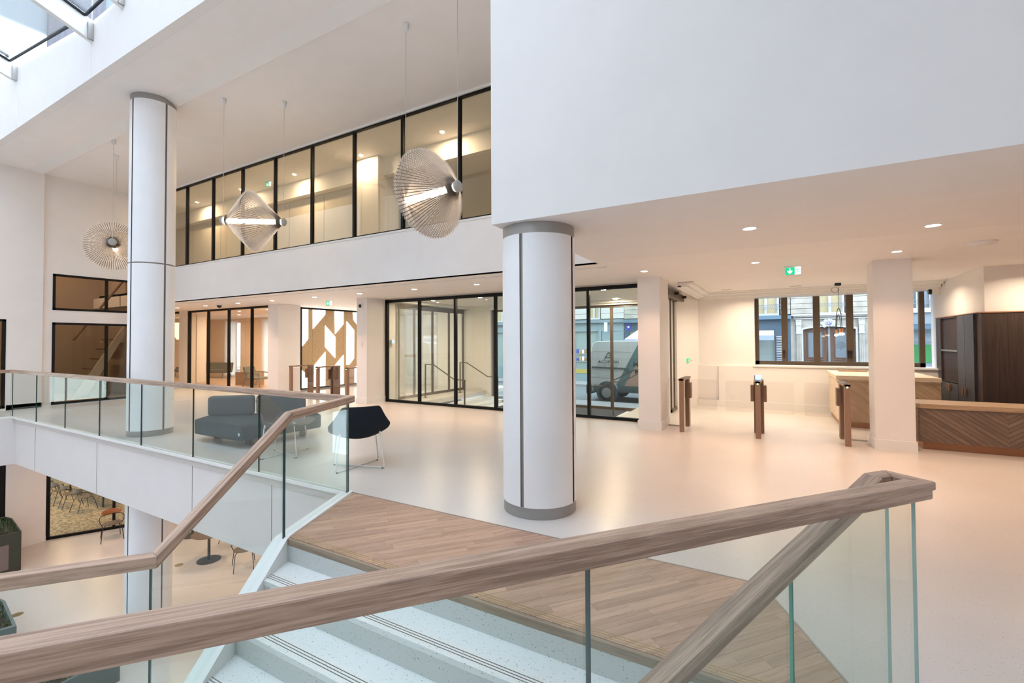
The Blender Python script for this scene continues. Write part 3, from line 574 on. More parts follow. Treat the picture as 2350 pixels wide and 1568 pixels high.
# ================================================================== STAIR
so = (-3.357, 2.31, 0); stc = thing('staircase', 'pale terrazzo staircase with white stringer below the oak planks', 'staircase', so)
RI, TR = .17, .2646
def lx(y): return -3.357 + (2.31 - y) * (.443 / 1.03)
def rx(y): return .36 + (y - 2.31) * (Rv.x / Rv.y) - .0
MB(so).prism([(-3.357, 2.31), (-3.357, 2.338), (.372, 2.338), (.36, 2.31)], -.045, .004).build('nosing', 'oak_nosing', stc, grain=(1, 0, 0), bevel=.003)
for q in range(3): y = 2.352 + q * .022; MB(so).box(-3.35 - q * .005, .35 - q * .005, y, y + .005, .0, .0062).build('nosing_strip', 'brass_line', stc)
for k in range(5):
    y0 = 2.31 - k * TR; z = -k * RI; y1 = y0 - TR
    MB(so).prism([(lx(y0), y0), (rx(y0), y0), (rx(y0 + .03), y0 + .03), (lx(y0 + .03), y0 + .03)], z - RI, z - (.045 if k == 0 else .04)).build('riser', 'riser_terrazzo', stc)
    if k < 4:
        yb = y0 + .03; yf = y1 + 0.0
        MB(so).prism([(lx(yf), yf), (rx(yf), yf), (rx(yb), yb), (lx(yb), yb)], z - RI - .04, z - RI).build('tread', 'stair_terrazzo', stc, bevel=.003)
        for q in range(3):
            y = yf + .035 + q * .019
            MB(so).prism([(lx(y) + .01, y), (rx(y) - .01, y), (rx(y) - .01, y + .0045), (lx(y) + .01, y + .0045)], z - RI, z - RI + .0015).build('nosing_strip', 'dark_line', stc)
yl = 2.31 - 4 * TR; ZL = -5 * RI
e3 = Vector((lx(yl), yl)); l3 = Vector(b2) - Rv * 3.2
MB(so).prism([tuple(e3), (rx(yl), yl), RN(-.8, -1.2), RN(-4.6, -1.2), tuple(l3), b2], ZL - .1, ZL).build('landing', 'stair_terrazzo', stc)
def strin(off0, off1, zt, mt, nm, kz=-.575):
    pr = []
    t1 = 1.10; t2 = 2.33
    sec = [(0.0, zt, -.30), (t1 - .02, zt, -.34), (t1 + .03, zt - .01, -.40), (t2, zt + (t2 - t1) * kz, -1.35)]
    v = []
    for t, a, c in sec:
        for of in (off0, off1):
            x, y = SP(t, of); v += [(x, y, a), (x, y, c)]
    f = []
    for i in range(3):
        a = i * 4; c = a + 4
        f += [(a, a + 2, c + 2, c), (a + 1, c + 1, c + 3, a + 3), (a, c, c + 1, a + 1), (a + 2, a + 3, c + 3, c + 2)]
    f += [(0, 1, 3, 2), (12, 14, 15, 13)]
    MB(so).add(v, f).build(nm, mt, stc)
strin(-.010, .022, .016, 'trim_white', 'stringer'); strin(.024, .115, .006, 'trim_white', 'stringer_channel')
# right side stringer under the descending rail
v = []
for s, of in ((2.16, 0), (-1.0, 0)):
    for o_ in (-1.215, -1.27):
        x, y = RN(s, o_); zz = hz(s) - 1.0
        v += [(x, y, zz), (x, y, zz - .35)]
MB(so).add(v, [(0, 4, 6, 2), (1, 3, 7, 5), (0, 1, 5, 4), (2, 6, 7, 3), (0, 2, 3, 1), (4, 5, 7, 6)]).build('stringer', 'trim_white', stc)
# ================================================================== LIGHT FITTINGS AND ADDED FILL
def downlight(loc, label, r=.052, power=24, group='recessed spotlights of the lobby ceiling', lamp=True, spr=105):
    t = thing('downlight', label, 'ceiling light', loc, 0, group)
    MB().lathe([(r, -.006), (r + .012, -.006), (r + .012, 0), (r, 0), (r, -.006)], n=20, cap=False).build('trim_ring', 'plastic_white', t, smooth=True)
    MB().lathe([(0, -.003), (r, -.003)], n=20).build('lens', 'spot', t)
    if lamp: area('downlight_glow', (loc[0], loc[1], loc[2] - .02), .1, power, WARM if spr < 120 else (1, .74, .5), spread=radians(spr))
    return t
ordn = ['first', 'second', 'third', 'fourth', 'fifth', 'sixth', 'seventh', 'eighth', 'ninth', 'tenth', 'eleventh', 'twelfth']
row = [-16.5, -14.86, -13.16, -11.59, -9.87, -8.29, -6.64, -5.04, -3.4, -1.79, -.2, 1.397]
for i, x in enumerate(row):
    if i == 8: continue
    n_ = {9: 'recessed spotlight above the white pillar left of the turnstiles', 10: 'recessed spotlight just left of the green exit sign', 11: 'recessed spotlight before the pillar by the reception desk'}.get(i)
    downlight((x, 7.51, H), n_ or '%s recessed spotlight from the left in the lobby ceiling row' % ordn[i], power=10 if i < 9 else 8)
downlight((-.186, 5.19, H), 'recessed spotlight alone above the middle of the right ceiling', .06, 10); downlight((1.393, 5.98, H), 'recessed spotlight at the right edge of the ceiling', .06, 9)
downlight((3.2, 7.3, H), 'recessed spotlight above the reception counter', .06, 9)
for i, (x, y) in enumerate(((-7.95, 9.74), (-6.41, 9.69), (-3.19, 9.7), (-3.59, 11.9))):
    downlight((x, y, 2.672 if y < 11.8 else 2.66), ['spotlight nearest the left sliding doors of the vestibule', 'spotlight in the vestibule left of the slot vent', 'spotlight in the vestibule above the van window', 'spotlight over the street door of the vestibule'][i], .055, 34, 'vestibule spotlights', spr=180)
for x, y in ((-.5, 10.4), (.6, 10.4), (-.5, 11.3), (2.2, 10.9), (3.4, 9.2)): area('hall_fill', (x, y, 2.672), .12, 16, (1.0, .80, .58), spread=radians(150))  # fill lights added to brighten the hall, flush and without fittings
for i, (x, y) in enumerate(((-16.6, 10), (-15.2, 10.4), (-14.3, 9.6), (-18.5, 10.6), (-21.5, 10.2))):
    downlight((x, y, H), ['lounge spotlight behind the second glass bay', 'lounge spotlight behind the third glass bay', 'lounge spotlight behind the last glass bay', 'lounge spotlight near the panelled wall', 'lounge spotlight over the grey sofa'][i], .055, 44, 'lounge spotlights', spr=180)
area('lit_hall_fill', (-10.8, 10.8, 2.672), .6, 55, (1, .80, .56))  # added fill for the hall at the lit wall, no fitting
for i, x in enumerate((-14.9, -12.62, -10.35, -8.0, -5.7)):
    x = x * 1.0; t = downlight((x, 7.27, 5.762), '%s bare spotlight from the left behind the upstairs glass' % ordn[i], .045, 28, 'upstairs spotlights', spr=180)
# fill lights added on the lower level, no fittings built
for x, y in ((-14.8, 5.0), (-12.0, 6.6), (-11.0, 5.0), (-9, 7), (-7.5, 5.4), (-13, 8)): area('lower_fill', (x, y, -1.05), .2, 20, (1, .65, .42))
for x, y in ((-19, 6.5), (-21, 6.2), (-18.6, 8)): area('lower_room_fill', (x, y, -1.1), .2, 24, (1, .75, .45))
area('stair_room_fill', (-17.5, 4.6, 5.3), .4, 55, (1, .68, .45))  # added fill that brightens the stair room, not a real lamp
# pendant lamps
def pendant(pa, pb, R, label, zc=5.76):
    pa = Vector(pa); pb = Vector(pb); c = (pa + pb) / 2; ax = (pb - pa); Lh = ax.length / 2; rz = atan2(ax.y, ax.x)
    t = thing('pendant_lamp', label, 'pendant lamp', c, rz, 'large pleated pendant lamps')
    for s in (-1, 1):
        MB().lathe([(0, 0), (.062, 0), (.07, .01), (.07, .035), (.05, .05), (0, .05)], (s * Lh - (.05 if s < 0 else 0), 0, 0), 24, 'x').build('end_cap', 'lamp_grey', t, smooth=True)
        MB().lathe([(0, 0), (.045, 0), (.045, .008), (0, .008)], (s * (Lh + .052) - (.008 if s < 0 else 0), 0, 0), 24, 'x').build('end_disc', 'lamp_grey', t, smooth=True)
        dz = zc - c.z
        MB().tube([(s * (Lh + .02), 0, .06), (s * (Lh + .02), 0, dz - .04)], .0035, 5).build('wire', 'wire', t)
        MB().lathe([(0, dz - .1), (.028, dz - .1), (.042, dz - .02), (.042, dz), (0, dz)], (s * (Lh + .02), 0, 0), 16).build('ceiling_cup', 'plastic_white', t, smooth=True)
    MB().lathe([(0, -Lh + .02), (.042, -Lh + .02), (.042, Lh - .02), (0, Lh - .02)], (0, 0, 0), 20, 'x').build('light_tube', 'led', t, smooth=True)
    for s in (-1, 1):
        N_ = 76; v = []; f = []
        for i in range(2 * N_):
            a = pi * i / N_; rr = R if i % 2 else R * .965; x1 = s * 0.022 * (1 if i % 2 else -.4)
            v += [(s * (Lh - .02), .055 * cos(a), .055 * sin(a)), (x1, rr * cos(a), rr * sin(a))]
        for i in range(2 * N_): j = (i + 1) % (2 * N_); f.append((2 * i, 2 * j, 2 * j + 1, 2 * i + 1))
        MB().add(v, f).build('pleated_shade', 'lamp_film', t)
        b = MB()
        for i in range(N_):
            a = 2 * pi * (i + .5) / N_; b.tube([(s * (Lh - .02), .057 * cos(2 * pi * i / N_), .057 * sin(2 * pi * i / N_)), (-s * .009, R * .965 * cos(2 * pi * i / N_), R * .965 * sin(2 * pi * i / N_))], .0052, 3)
        o_ = b.build('cord', 'lamp_string', t); o_['kind'] = 'stuff'
    return t
pendant((-8.167, 4.42, 3.65), (-7.388, 4.97, 3.65), .52, 'pleated diamond pendant lamp seen side-on, middle of the three')
pendant((-4.15, 4.55, 3.40), (-3.25, 4.42, 3.40), .56, 'pleated pendant lamp nearest the big white wall, tube showing')
pendant((-12.69, 4.54, 3.64), (-11.80, 4.17, 3.64), .52, 'pleated pendant lamp seen end-on, half behind the left column')
# three-bulb pendant
t = thing('pendant_lamp', 'cluster of three small copper bulbs on looped black cables by the street window', 'pendant lamp', (1.14, 11.096, H))
MB().box(-.05, .05, -.05, .05, -.05, 0).build('ceiling_box', 'black_rod', t)
MB().tube([(.02, 0, -.05), (.0, 0, -.25), (.01, 0, -.51), (.06, 0, -.63)], .004, 5).build('cable', 'black_rod', t)
MB().tube([(-.05 + .055 * cos(a), 0, -.13 + .055 * sin(a)) for a in [2 * pi * i / 20 for i in range(20)]], .004, 4, True).build('cable_coil', 'black_rod', t)
def arch(x0, x1, zt, z0, z1): return [(x0 + (x1 - x0) * (1 - cos(pi * i / 14)) / 2, 0, (z0 if i < 7 else z1) + (zt - (z0 if i < 7 else z1)) * sin(pi * i / 14)) for i in range(15)]
MB().tube(arch(-.045, .055, -.50, -.92, -.90), .006, 6).build('cable', 'black_rod', t); MB().tube(arch(-.03, .03, -.62, -.92, -.90), .006, 6).build('cable', 'black_rod', t)
for x, z in ((-.04, -.92), (.028, -.90), (.062, -.90)):
    s_ = MB().lathe([(0, 0), (.016, 0), (.016, -.085), (0, -.085)], (x, 0, z), 14).build('bulb_socket', 'copper', t, smooth=True)
    MB().lathe([(0, -.085), (.02, -.09), (.034, -.105), (.03, -.125), (0, -.135)], (x, 0, z), 14).build('bulb', 'bulb', t, smooth=True)
# lantern in the lounge
t = thing('pendant_lamp', 'glowing white teardrop lantern in the lounge beside the left column', 'pendant lamp', (-23.03, 10.5, H))
MB().lathe([(0, -.97), (.04, -.96), (.16, -.75), (.26, -.45), (.27, -.3), (.2, -.22), (0, -.21)], n=20).build('lamp_shade', 'lantern', t, smooth=True); MB().tube([(0, 0, -.21), (0, 0, 0)], .004, 5).build('wire', 'wire', t)
# ================================================================== CEILING ITEMS
def exit_sign(loc, w, label, s=1):
    t = thing('exit_sign', label, 'exit sign', loc, 0, 'green exit signs'); h = w * .55
    MB().box(-w / 2 - .012, w / 2 + .012, -.02, .02, -.012, 0).build('mount', 'plastic_white', t)
    MB().box(-w / 2, 0.12 * w, -.008, .008, -h - .02, -.02).build('sign_panel', 'sign_green', t); MB().box(.12 * w, w / 2, -.008, .008, -h - .02, -.02).build('sign_field', 'sign_white', t)
    MB().box(-w / 2 - .01, w / 2 + .01, -.012, .012, -h - .03, -h - .02).build('edge', 'plastic_white', t)
    y = -.0095; cx = -.19 * w; zc = -.02 - h / 2
    a = MB(); a.prism([(cx - .035 * w, zc + .36 * h), (cx + .035 * w, zc + .36 * h), (cx + .035 * w, zc - .05 * h), (cx + .15 * w, zc + .1 * h), (cx + .15 * w, zc - .08 * h), (cx, zc - .38 * h), (cx - .15 * w, zc - .08 * h), (cx - .15 * w, zc + .1 * h), (cx - .035 * w, zc - .05 * h)], y - .002, y, 'xz').build('arrow', 'sign_white', t)
    px = .30 * w; u = h
    b = MB(); b.prism([(px + .02 * u + .055 * u * cos(q), zc + .33 * u + .055 * u * sin(q)) for q in [2 * pi * i / 10 for i in range(10)]], y - .002, y, 'xz')
    for A, B_ in (((.0, .24), (-.03, .0)), ((-.02, .0), (.12, -.1)), ((.12, -.1), (.1, -.28)), ((-.03, .0), (-.1, -.16)), ((-.1, -.16), (-.24, -.2)), ((0, .22), (.16, .1)), ((.16, .1), (.24, .18)), ((0, .22), (-.16, .16)), ((-.16, .16), (-.22, .04))):
        d = Vector((B_[0] - A[0], B_[1] - A[1])).normalized() * .035; n = Vector((-d.y, d.x))
        b.prism([(px + (p[0] * u), zc + p[1] * u) for p in ((A[0] + n.x, A[1] + n.y), (B_[0] + n.x, B_[1] + n.y), (B_[0] - n.x, B_[1] - n.y), (A[0] - n.x, A[1] - n.y))], y - .002, y, 'xz')
    b.build('running_figure', 'sign_green', t)
    return t
exit_sign((.276, 7.95, H - .03), .20, 'green exit sign with arrow and running figure above the turnstiles')
exit_sign((-10.35, 8.33, H), .20, 'small green exit sign before the illuminated wall')
exit_sign((-11.4, 7.27, 5.76), .20, 'green exit sign behind the upstairs glass')
t = thing('smoke_detector', 'round white detector dome on the ceiling at the right', 'detector', (2.12, 7.3, H)); MB().lathe([(0, -.045), (.10, -.04), (.135, -.015), (.135, 0), (0, 0)], n=28).build('dome', 'plastic_white', t, smooth=True)
t = thing('smoke_detector', 'flat white detector on the ceiling above the lounge glazing', 'detector', (-12.35, 7.51, H)); MB().lathe([(0, -.035), (.1, -.03), (.12, 0), (0, 0)], n=24).build('dome', 'plastic_white', t, smooth=True)
t = thing('security_camera', 'dark dome camera hanging before the lounge glazing', 'camera', (-13.9, 7.4, H)); MB().lathe([(0, -.04), (.09, -.04), (.09, 0), (0, 0)], n=20).build('mount', 'plastic_white', t, smooth=True); MB().lathe([(0, -.12), (.045, -.10), (.065, -.06), (.065, -.04), (0, -.04)], n=20).build('dome', 'sensor_black', t, smooth=True)
t = thing('security_camera', 'dome camera on the pillar beside the lit wall', 'camera', (-9.05, 8.245, 2.47)); MB().lathe([(0, 0), (.06, 0), (.06, .03), (0, .03)], (0, -.03, 0), 20, 'y').build('mount', 'plastic_white', t, smooth=True); MB().lathe([(0, -.03), (.04, -.02), (.045, 0), (0, 0)], (0, -.03, 0), 16, 'y').build('dome', 'sensor_black', t, smooth=True)
t = thing('security_camera', 'white camera with black dome under the ceiling right of the street window', 'camera', (2.87, 12.0, 2.50)); MB().box(-.12, 0, -.05, .05, -.06, .08).build('mount', 'plastic_white', t); MB().lathe([(0, 0), (.05, .0), (.055, .04), (0, .04)], (-.17, 0, 0), 16, 'x').build('dome', 'sensor_black', t, smooth=True)
t = thing('card_reader', 'small white plate on the pillar beside the lit wall', 'wall plate', (-9.03, 8.245, 1.5)); MB().box(-.03, .03, -.012, 0, -.06, .06).build('plate', 'plastic_white', t)
t = thing('wall_screen', 'small lit blue control screen inside the vestibule', 'control panel', (-8.75, 9.12, 1.56)); MB().box(-.12, -.05, -.05, .05, -.08, .06).build('casing', 'plastic_white', t); MB().box(-.05, -.045, -.04, .04, -.03, .05).build('display', 'screen_blue', t)
t = thing('door_button', 'green emergency door release on the angled wall', 'door release', (-1.745, 11.49, 1.09)); t.rotation_euler = (0, 0, radians(71.5)); MB().box(-.07, .03, -.03, -.0, -.05, .05).build('casing', 'sign_green', t); MB().box(-.045, .005, -.035, -.03, -.02, .02).build('label_plate', 'plastic_white', t)
t = thing('door_button', 'white push button plate beside the green door release', 'door button', (-1.70, 11.63, 1.09)); t.rotation_euler = (0, 0, radians(71.5)); MB().box(-.03, .04, -.02, 0, -.035, .035).build('plate', 'plastic_white', t); MB().box(-.005, .015, -.025, -.02, -.01, .01).build('button', 'sensor_black', t)
t = thing('wall_socket', 'white power socket low on the window wall', 'socket', (-.83, 11.90, .27)); MB().box(-.045, .045, -.012, 0, -.045, .045).build('plate', 'plastic_white', t); MB().lathe([(0, 0), (.025, 0), (.025, .002), (0, .002)], (0, -.013, 0), 16, 'y').build('socket_well', 'plastic_white', t)
for x0, x1, y, lb in ((-14.34, -2.18, 6.76, 'long dark slot air vent along the lobby ceiling'),):
    t = thing('slot_vent', lb, 'air vent', (x0, y, H)); MB().box(0, x1 - x0, -.012, .012, -.004, 0).build('slot', 'ceiling_slot', t); MB().box(0, x1 - x0, -.02, -.012, -.006, 0).build('slot_edge', 'plastic_white', t)
    for k in range(9): MB().box(1.3 * k + .9, 1.3 * k + 1.0, -.013, .013, -.006, -.003).build('slot_clip', 'plastic_white', t)
for x, lb in ((-.87, 'short ceiling slot left of the exit sign, near the window'), (.43, 'short ceiling slot near the hanging bulbs')):
    t = thing('slot_vent', lb, 'air vent', (x, 11.2, H)); MB().box(-.1, .1, -.012, .012, -.004, 0).build('slot', 'ceiling_slot', t)
t = thing('slot_vent', 'slot air vent in the vestibule ceiling right of the column', 'air vent', (-4.6, 9.75, H)); MB().box(0, 1.55, -.03, .03, -.008, 0).build('slot', 'ceiling_slot', t)
t = thing('slot_vent', 'slot air vent in the vestibule ceiling left of the column', 'air vent', (-6.35, 9.75, H)); MB().box(0, 1.2, -.03, .03, -.008, 0).build('slot', 'ceiling_slot', t)
# ================================================================== ILLUMINATED ARTWORK
t = thing('illuminated_artwork', 'glowing white shapes cut in brown cork cladding inside a black frame', 'artwork', (-13.0, 9.39, 0)); o = (-13.0, 9.39, 0)
b = MB(o); b.box(-13.06, -12.97, 9.37, 9.42, .06, 2.69 - .01); b.box(-13.06, -12.97, 9.37, 12.6, .06, .10); b.box(-13.06, -12.97, 9.37, 12.6, 2.63, 2.675); b.build('frame', 'black_frame', t)
seams = [9.42, 9.66, 9.82, 10.31, 10.71, 11.06, 11.19, 11.52, 11.9, 12.6]
for a, c in zip(seams, seams[1:]): MB(o).box(-13.055, -13.0, a + .003, c - .003, .10, 2.63).build('cladding_board', 'cladding_brown', t)
lit = [[(9.42, 2.62), (9.65, 2.62), (9.65, 1.66), (9.42, 1.42)], [(9.82, 2.62), (10.30, 2.62), (10.30, 2.49), (9.83, 2.0)], [(10.68, 2.62), (11.05, 2.62), (11.05, 2.19), (10.70, 1.84)], [(11.47, 2.62), (11.9, 2.62), (11.9, 1.95), (11.5, 2.35)],
       [(10.30, 2.12), (10.71, 1.74), (10.71, 1.02), (10.30, 1.41)], [(11.19, 2.29), (11.52, 1.99), (11.52, .99), (11.31, .77), (11.19, .77)], [(9.88, .80), (10.31, 1.24), (10.31, .11), (9.88, .11)], [(10.71, .78), (11.06, 1.12), (11.06, .11), (10.71, .11)], [(9.43, .68), (9.65, .48), (9.65, .11), (9.43, .11)], [(11.55, .62), (11.9, .95), (11.9, .11), (11.55, .11)]]
for p in lit: MB(o).prism(p, -13.0, -12.985, 'yz').build('light_panel', 'lit_panel', t)
# ================================================================== TURNSTILES
def turnstile(x, side, label, y0=8.26, rz=0, grp='brown turnstiles by the window', fins=(1,), gl=((1,),), led=True):
    t = thing('turnstile', label, 'turnstile', (x, y0, 0), rz, grp); h = .90
    MB().box(-.036, .036, 0, .075, 0, h).build('post', 'bronze', t, bevel=.002)
    if 0 in fins:
        for s in (-1, 1): MB().box(s * .048 - .026, s * .048 + .026, .50, .72, 0, h - .015).build('rear_post', 'bronze_dark', t, bevel=.006)
    else: MB().box(-.035, .035, .58, .74, 0, h - .015).build('rear_post', 'bronze_dark', t, bevel=.006)
    w = .05 if 0 not in fins else .06
    MB().box(-w, w * .9, .0, .76, h - .03, h).build('top_beam', 'bronze', t, bevel=.002); MB().box(-w * .8, w * .7, .2, .68, h, h + .004).build('reader_glass', 'sensor_black', t)
    for s in (1, -1):
        if s in fins or 0 in fins: MB().box(s * .036 if 0 not in fins else s * .074, s * .085 if 0 not in fins else s * .118, .45, .62, .53, .80).build('flap_hinge', 'bronze_dark', t)
    MB().box(-.005, .005, .08, .57, .06, h - .06).build('infill_pane', 'flap_glass', t)
    for s in gl:
        q = .085; a, c = (q, q + .42) if s > 0 else (-q - .42, -q)
        r = .02; b = MB(); z0, z1 = .34, .865
        b.prism([(a, z0 + r), (a + r, z0), (c - r, z0), (c, z0 + r), (c, z1 - r), (c - r, z1), (a + r, z1), (a, z1 - r)], .50, .51, 'xz', 0, 1).build('glass_flap', ['flap_glass', 'lamp_grey'], t)
    if led: MB().lathe([(0, -.003), (.011, -.003), (.011, 0)], (0, 0, h - .04), 14, 'y').build('status_light', 'green_led', t)
    return t
turnstile(-1.365, 1, 'brown turnstile at the left end, beside the sliding door', fins=(1,), gl=(1,), led=False)
turnstile(-.215, 0, 'middle brown turnstile with a folded screen on top', fins=(0,), gl=(1, -1))
turnstile(.94, -1, 'brown turnstile in front of the pale oak desk', fins=(-1,), gl=(-1,))
for x, lb in ((-1.84, 0), (1.03, 1)):
    t = thing('glass_screen', ['low glass screen between pillar and left turnstile', 'low glass screen between right turnstile and pillar'][lb], 'glass screen', (x, 8.8, 0)); w = .40 if not lb else .21
    MB().box(0, w, -.005, .005, .02, .87).build('glass_panel', 'flap_glass', t); MB().box(0, w, -.012, .012, 0, .02).build('floor_channel', 'lamp_grey', t)
t = thing('tablet', 'tilted screen standing on the middle turnstile', 'screen', (-.215, 8.62, .905)); MB().prism([(0, 0), (.012, 0), (.06, .075), (.048, .075)], -.055, .045, 'yz').build('display', 'screen_blue', t); MB().box(-.057, -.045, 0, .06, 0, .07).build('stand', 'bronze_dark', t)
for i, (x, f_, g_, lb) in enumerate(((-11.84, (1,), (1,), 'brown turnstile furthest left, before the white pillar and lit wall'), (-10.70, (0,), (1, -1), 'brown turnstile in the middle of the set before the lit wall'), (-9.56, (-1,), (-1,), 'brown turnstile touching the pillar right of the lit wall'))):
    turnstile(x, 0, lb, y0=8.22, grp='brown turnstiles by the lit wall', fins=f_, gl=g_, led=i > 0)
# ================================================================== RECEPTION
def chevron(parent, org, x0, x1, y, z0, z1, step, mid, mat, th=.012, slope=-.75, gap=.004):
    # slanting boards, V meeting at x=mid; built as clipped prisms
    for side in (0, 1):
        bx = [(x0, z0), (min(mid, x1), z0), (min(mid, x1), z1), (x0, z1)] if side == 0 else [(mid, z0), (x1, z0), (x1, z1), (mid, z1)]
        if bx[1][0] - bx[0][0] < .01: continue
        sl = slope if side == 0 else -slope
        k0 = int((z0 - 3) / step)
        for k in range(-60, 90):
            c = z0 + k * step
            xa, xb = bx[0][0] - .01, bx[1][0] + .01
            p = [(xa, c + sl * (xa - mid) + gap), (xb, c + sl * (xb - mid) + gap), (xb, c + step + sl * (xb - mid)), (xa, c + step + sl * (xa - mid))]
            q = clip(p, bx)
            if len(q) >= 3 and parea(q) > 3e-4:
                MB(org).prism(q, y - th - random.random() * .003, y, 'xz').build('slat', mat, parent, grain=(1, 0, sl))
o = (1.85, 8.55, 0); t = thing('reception_desk', 'long dark oak reception desk with slanting boards and pale worktop', 'desk', o)
MB(o).box(1.85, 5.2, 8.62, 9.1, 0, .11).build('plinth', 'copper', t)
MB(o).box(1.80, 5.2, 8.565, 9.12, .11, .58).build('carcass', 'dark_veneer', t, grain=(1, 0, 0))
chevron(t, o, 1.80, 5.2, 8.565, .11, .58, .062, 2.70, 'desk_walnut', slope=-.72)
for k in range(-9, 12):
    z = .11 + k * .062
    q = clip([(8.555, z + .42), (9.12, z), (9.12, z + .057), (8.555, z + .477)], [(8.555, .11), (9.12, .11), (9.12, .58), (8.555, .58)])
    if len(q) > 2 and parea(q) > 2e-4: MB(o).prism(q, 1.787, 1.80, 'yz').build('slat', 'desk_walnut', t, grain=(0, 1, -.74))
MB(o).prism([(1.765, 9.15), (1.765, 8.57), (1.80, 8.53), (5.2, 8.53), (5.2, 9.15)], .583, .645).build('worktop', 'counter_oak', t, grain=(1, 0, 0), bevel=.003)
o = (1.0, 10.05, 0); t = thing('reception_desk', 'pale oak desk with slanting boards behind the right turnstile', 'desk', o)
MB(o).box(1.05, 2.4, 10.12, 11.65, 0, .10).build('plinth', 'copper', t)
MB(o).box(1.02, 2.4, 10.08, 11.68, .10, .845).build('carcass', 'counter_pale', t, grain=(0, 1, 0))
chevron(t, o, 1.03, 2.4, 10.08, .10, .82, .075, 2.4, 'desk_oak', slope=-.80)
MB(o).box(.98, 2.4, 10.03, 11.72, .848, .918).build('worktop', 'counter_pale', t, grain=(1, 0, 0), bevel=.003)
MB(o).box(1.16, 1.62, 11.35, 11.5, .918, .95).build('upstand', 'counter_oak', t, grain=(1, 0, 0))
# cabinets behind the desk
o = (2.86, 11.2, 0); t = thing('storage_cabinet', 'dark slate veneer cabinet with an open shelf niche and bronze handles', 'cabinet', o)
XF = 2.80
MB(o).box(2.835, 2.865, 9.85, 12.0, 0, 1.97).build('carcass', 'dark_veneer', t, grain=(0, 0, 1))
for y0, y1, z0, z1 in ((11.72, 11.99, 0, 1.96), (10.46, 10.80, 0, 1.96), (10.05, 10.455, 0, 1.96), (10.81, 11.26, 0, .78), (11.265, 11.715, 0, .78)):
    MB(o).box(XF, 2.835, y0 + .003, y1 - .003, z0, z1).build('door', 'slate_veneer', t, grain=(0, .5, 1))
for y in (11.80, 11.90, 10.52, 10.40, 11.21, 11.31): MB(o).box(XF - .025, XF - .002, y - .022, y + .022, .62, .74).build('handle', 'bronze', t)
for y in (11.86, 10.52): MB(o).lathe([(0, 0), (.009, 0), (.009, .004), (0, .004)], (XF - .005, y, .93), 12, 'x').build('lock', 'steel_grey', t)
b = MB(o); b.box(XF, 2.86, 10.80, 10.83, .78, 1.95); b.box(XF, 2.86, 11.70, 11.725, .78, 1.95); b.box(XF, 2.86, 10.8, 11.72, .77, .795); b.box(XF, 2.86, 10.8, 11.72, 1.94, 1.96); b.build('niche_frame', 'dark_veneer', t, grain=(0, 0, 1))
MB(o).box(XF + .002, 2.86, 10.83, 11.70, 1.335, 1.365).build('shelf', 'steel_grey', t); MB(o).box(2.828, 2.836, 10.83, 11.70, .79, 1.94).build('niche_back', 'dark_veneer', t, grain=(0, 0, 1))
MB(o).box(2.795, 2.87, 9.85, 12.0, 1.965, 1.98).build('top_strip', 'copper', t)
o = (2.8, 9.8, 0); t = thing('storage_cabinet', 'tall dark brown wood panel unit behind the reception desk', 'cabinet', o)
for a, c in ((2.80, 3.45), (3.455, 4.1), (4.105, 5.2)): MB(o).box(a, c, 9.72, 9.815, 0, 1.955).build('door', 'dark_veneer', t, grain=(0, 0, 1))
MB(o).box(2.79, 5.2, 9.71, 9.815, 1.958, 1.975).build('top_strip', 'copper', t)
# vestibule handrails
def hrail(pts, label, posts):
    t = thing('handrail', label, 'handrail', pts[0]); o = pts[0]; b = MB(o)
    for p, q in zip(pts, pts[1:]): b.seg(p, q, .03, .022)
    b.build('rail', 'brown_frame', t)
    for x, y, z0, z1 in posts: MB(o).box(x - .016, x + .016, y - .012, y + .012, z0, z1).build('post', 'brown_frame', t); MB(o).box(x - .05, x + .05, y - .05, y + .05, z0, z0 + .01).build('foot_plate', 'brown_frame', t)
hrail([(-8.42, 9.98, .93), (-8.14, 9.98, .93), (-7.44, 9.98, .55), (-7.07, 9.98, .535)], 'dark metal handrail on the left vestibule steps, nearer the glass', [(-8.42, 9.98, 0, .93), (-7.09, 9.98, -.34, .535)])
hrail([(-8.31, 11.46, .92), (-8.06, 11.46, .92), (-7.31, 11.46, .525), (-6.95, 11.46, .525)], 'dark metal handrail on the left vestibule steps, nearer the street', [(-8.31, 11.46, 0, .92), (-6.97, 11.46, -.34, .525)])
hrail([(-3.65, 9.98, .53), (-3.36, 9.98, .54), (-2.58, 9.98, .935), (-2.2, 9.98, .935)], 'dark metal handrail on the right vestibule steps, nearer the glass', [(-3.63, 9.98, -.34, .53), (-2.22, 9.98, 0, .935)])
hrail([(-3.56, 11.46, .52), (-3.32, 11.46, .52), (-2.58, 11.46, .91), (-2.2, 11.46, .91)], 'dark metal handrail on the right vestibule steps, nearer the street', [(-3.54, 11.46, -.34, .52), (-2.22, 11.46, 0, .91)])
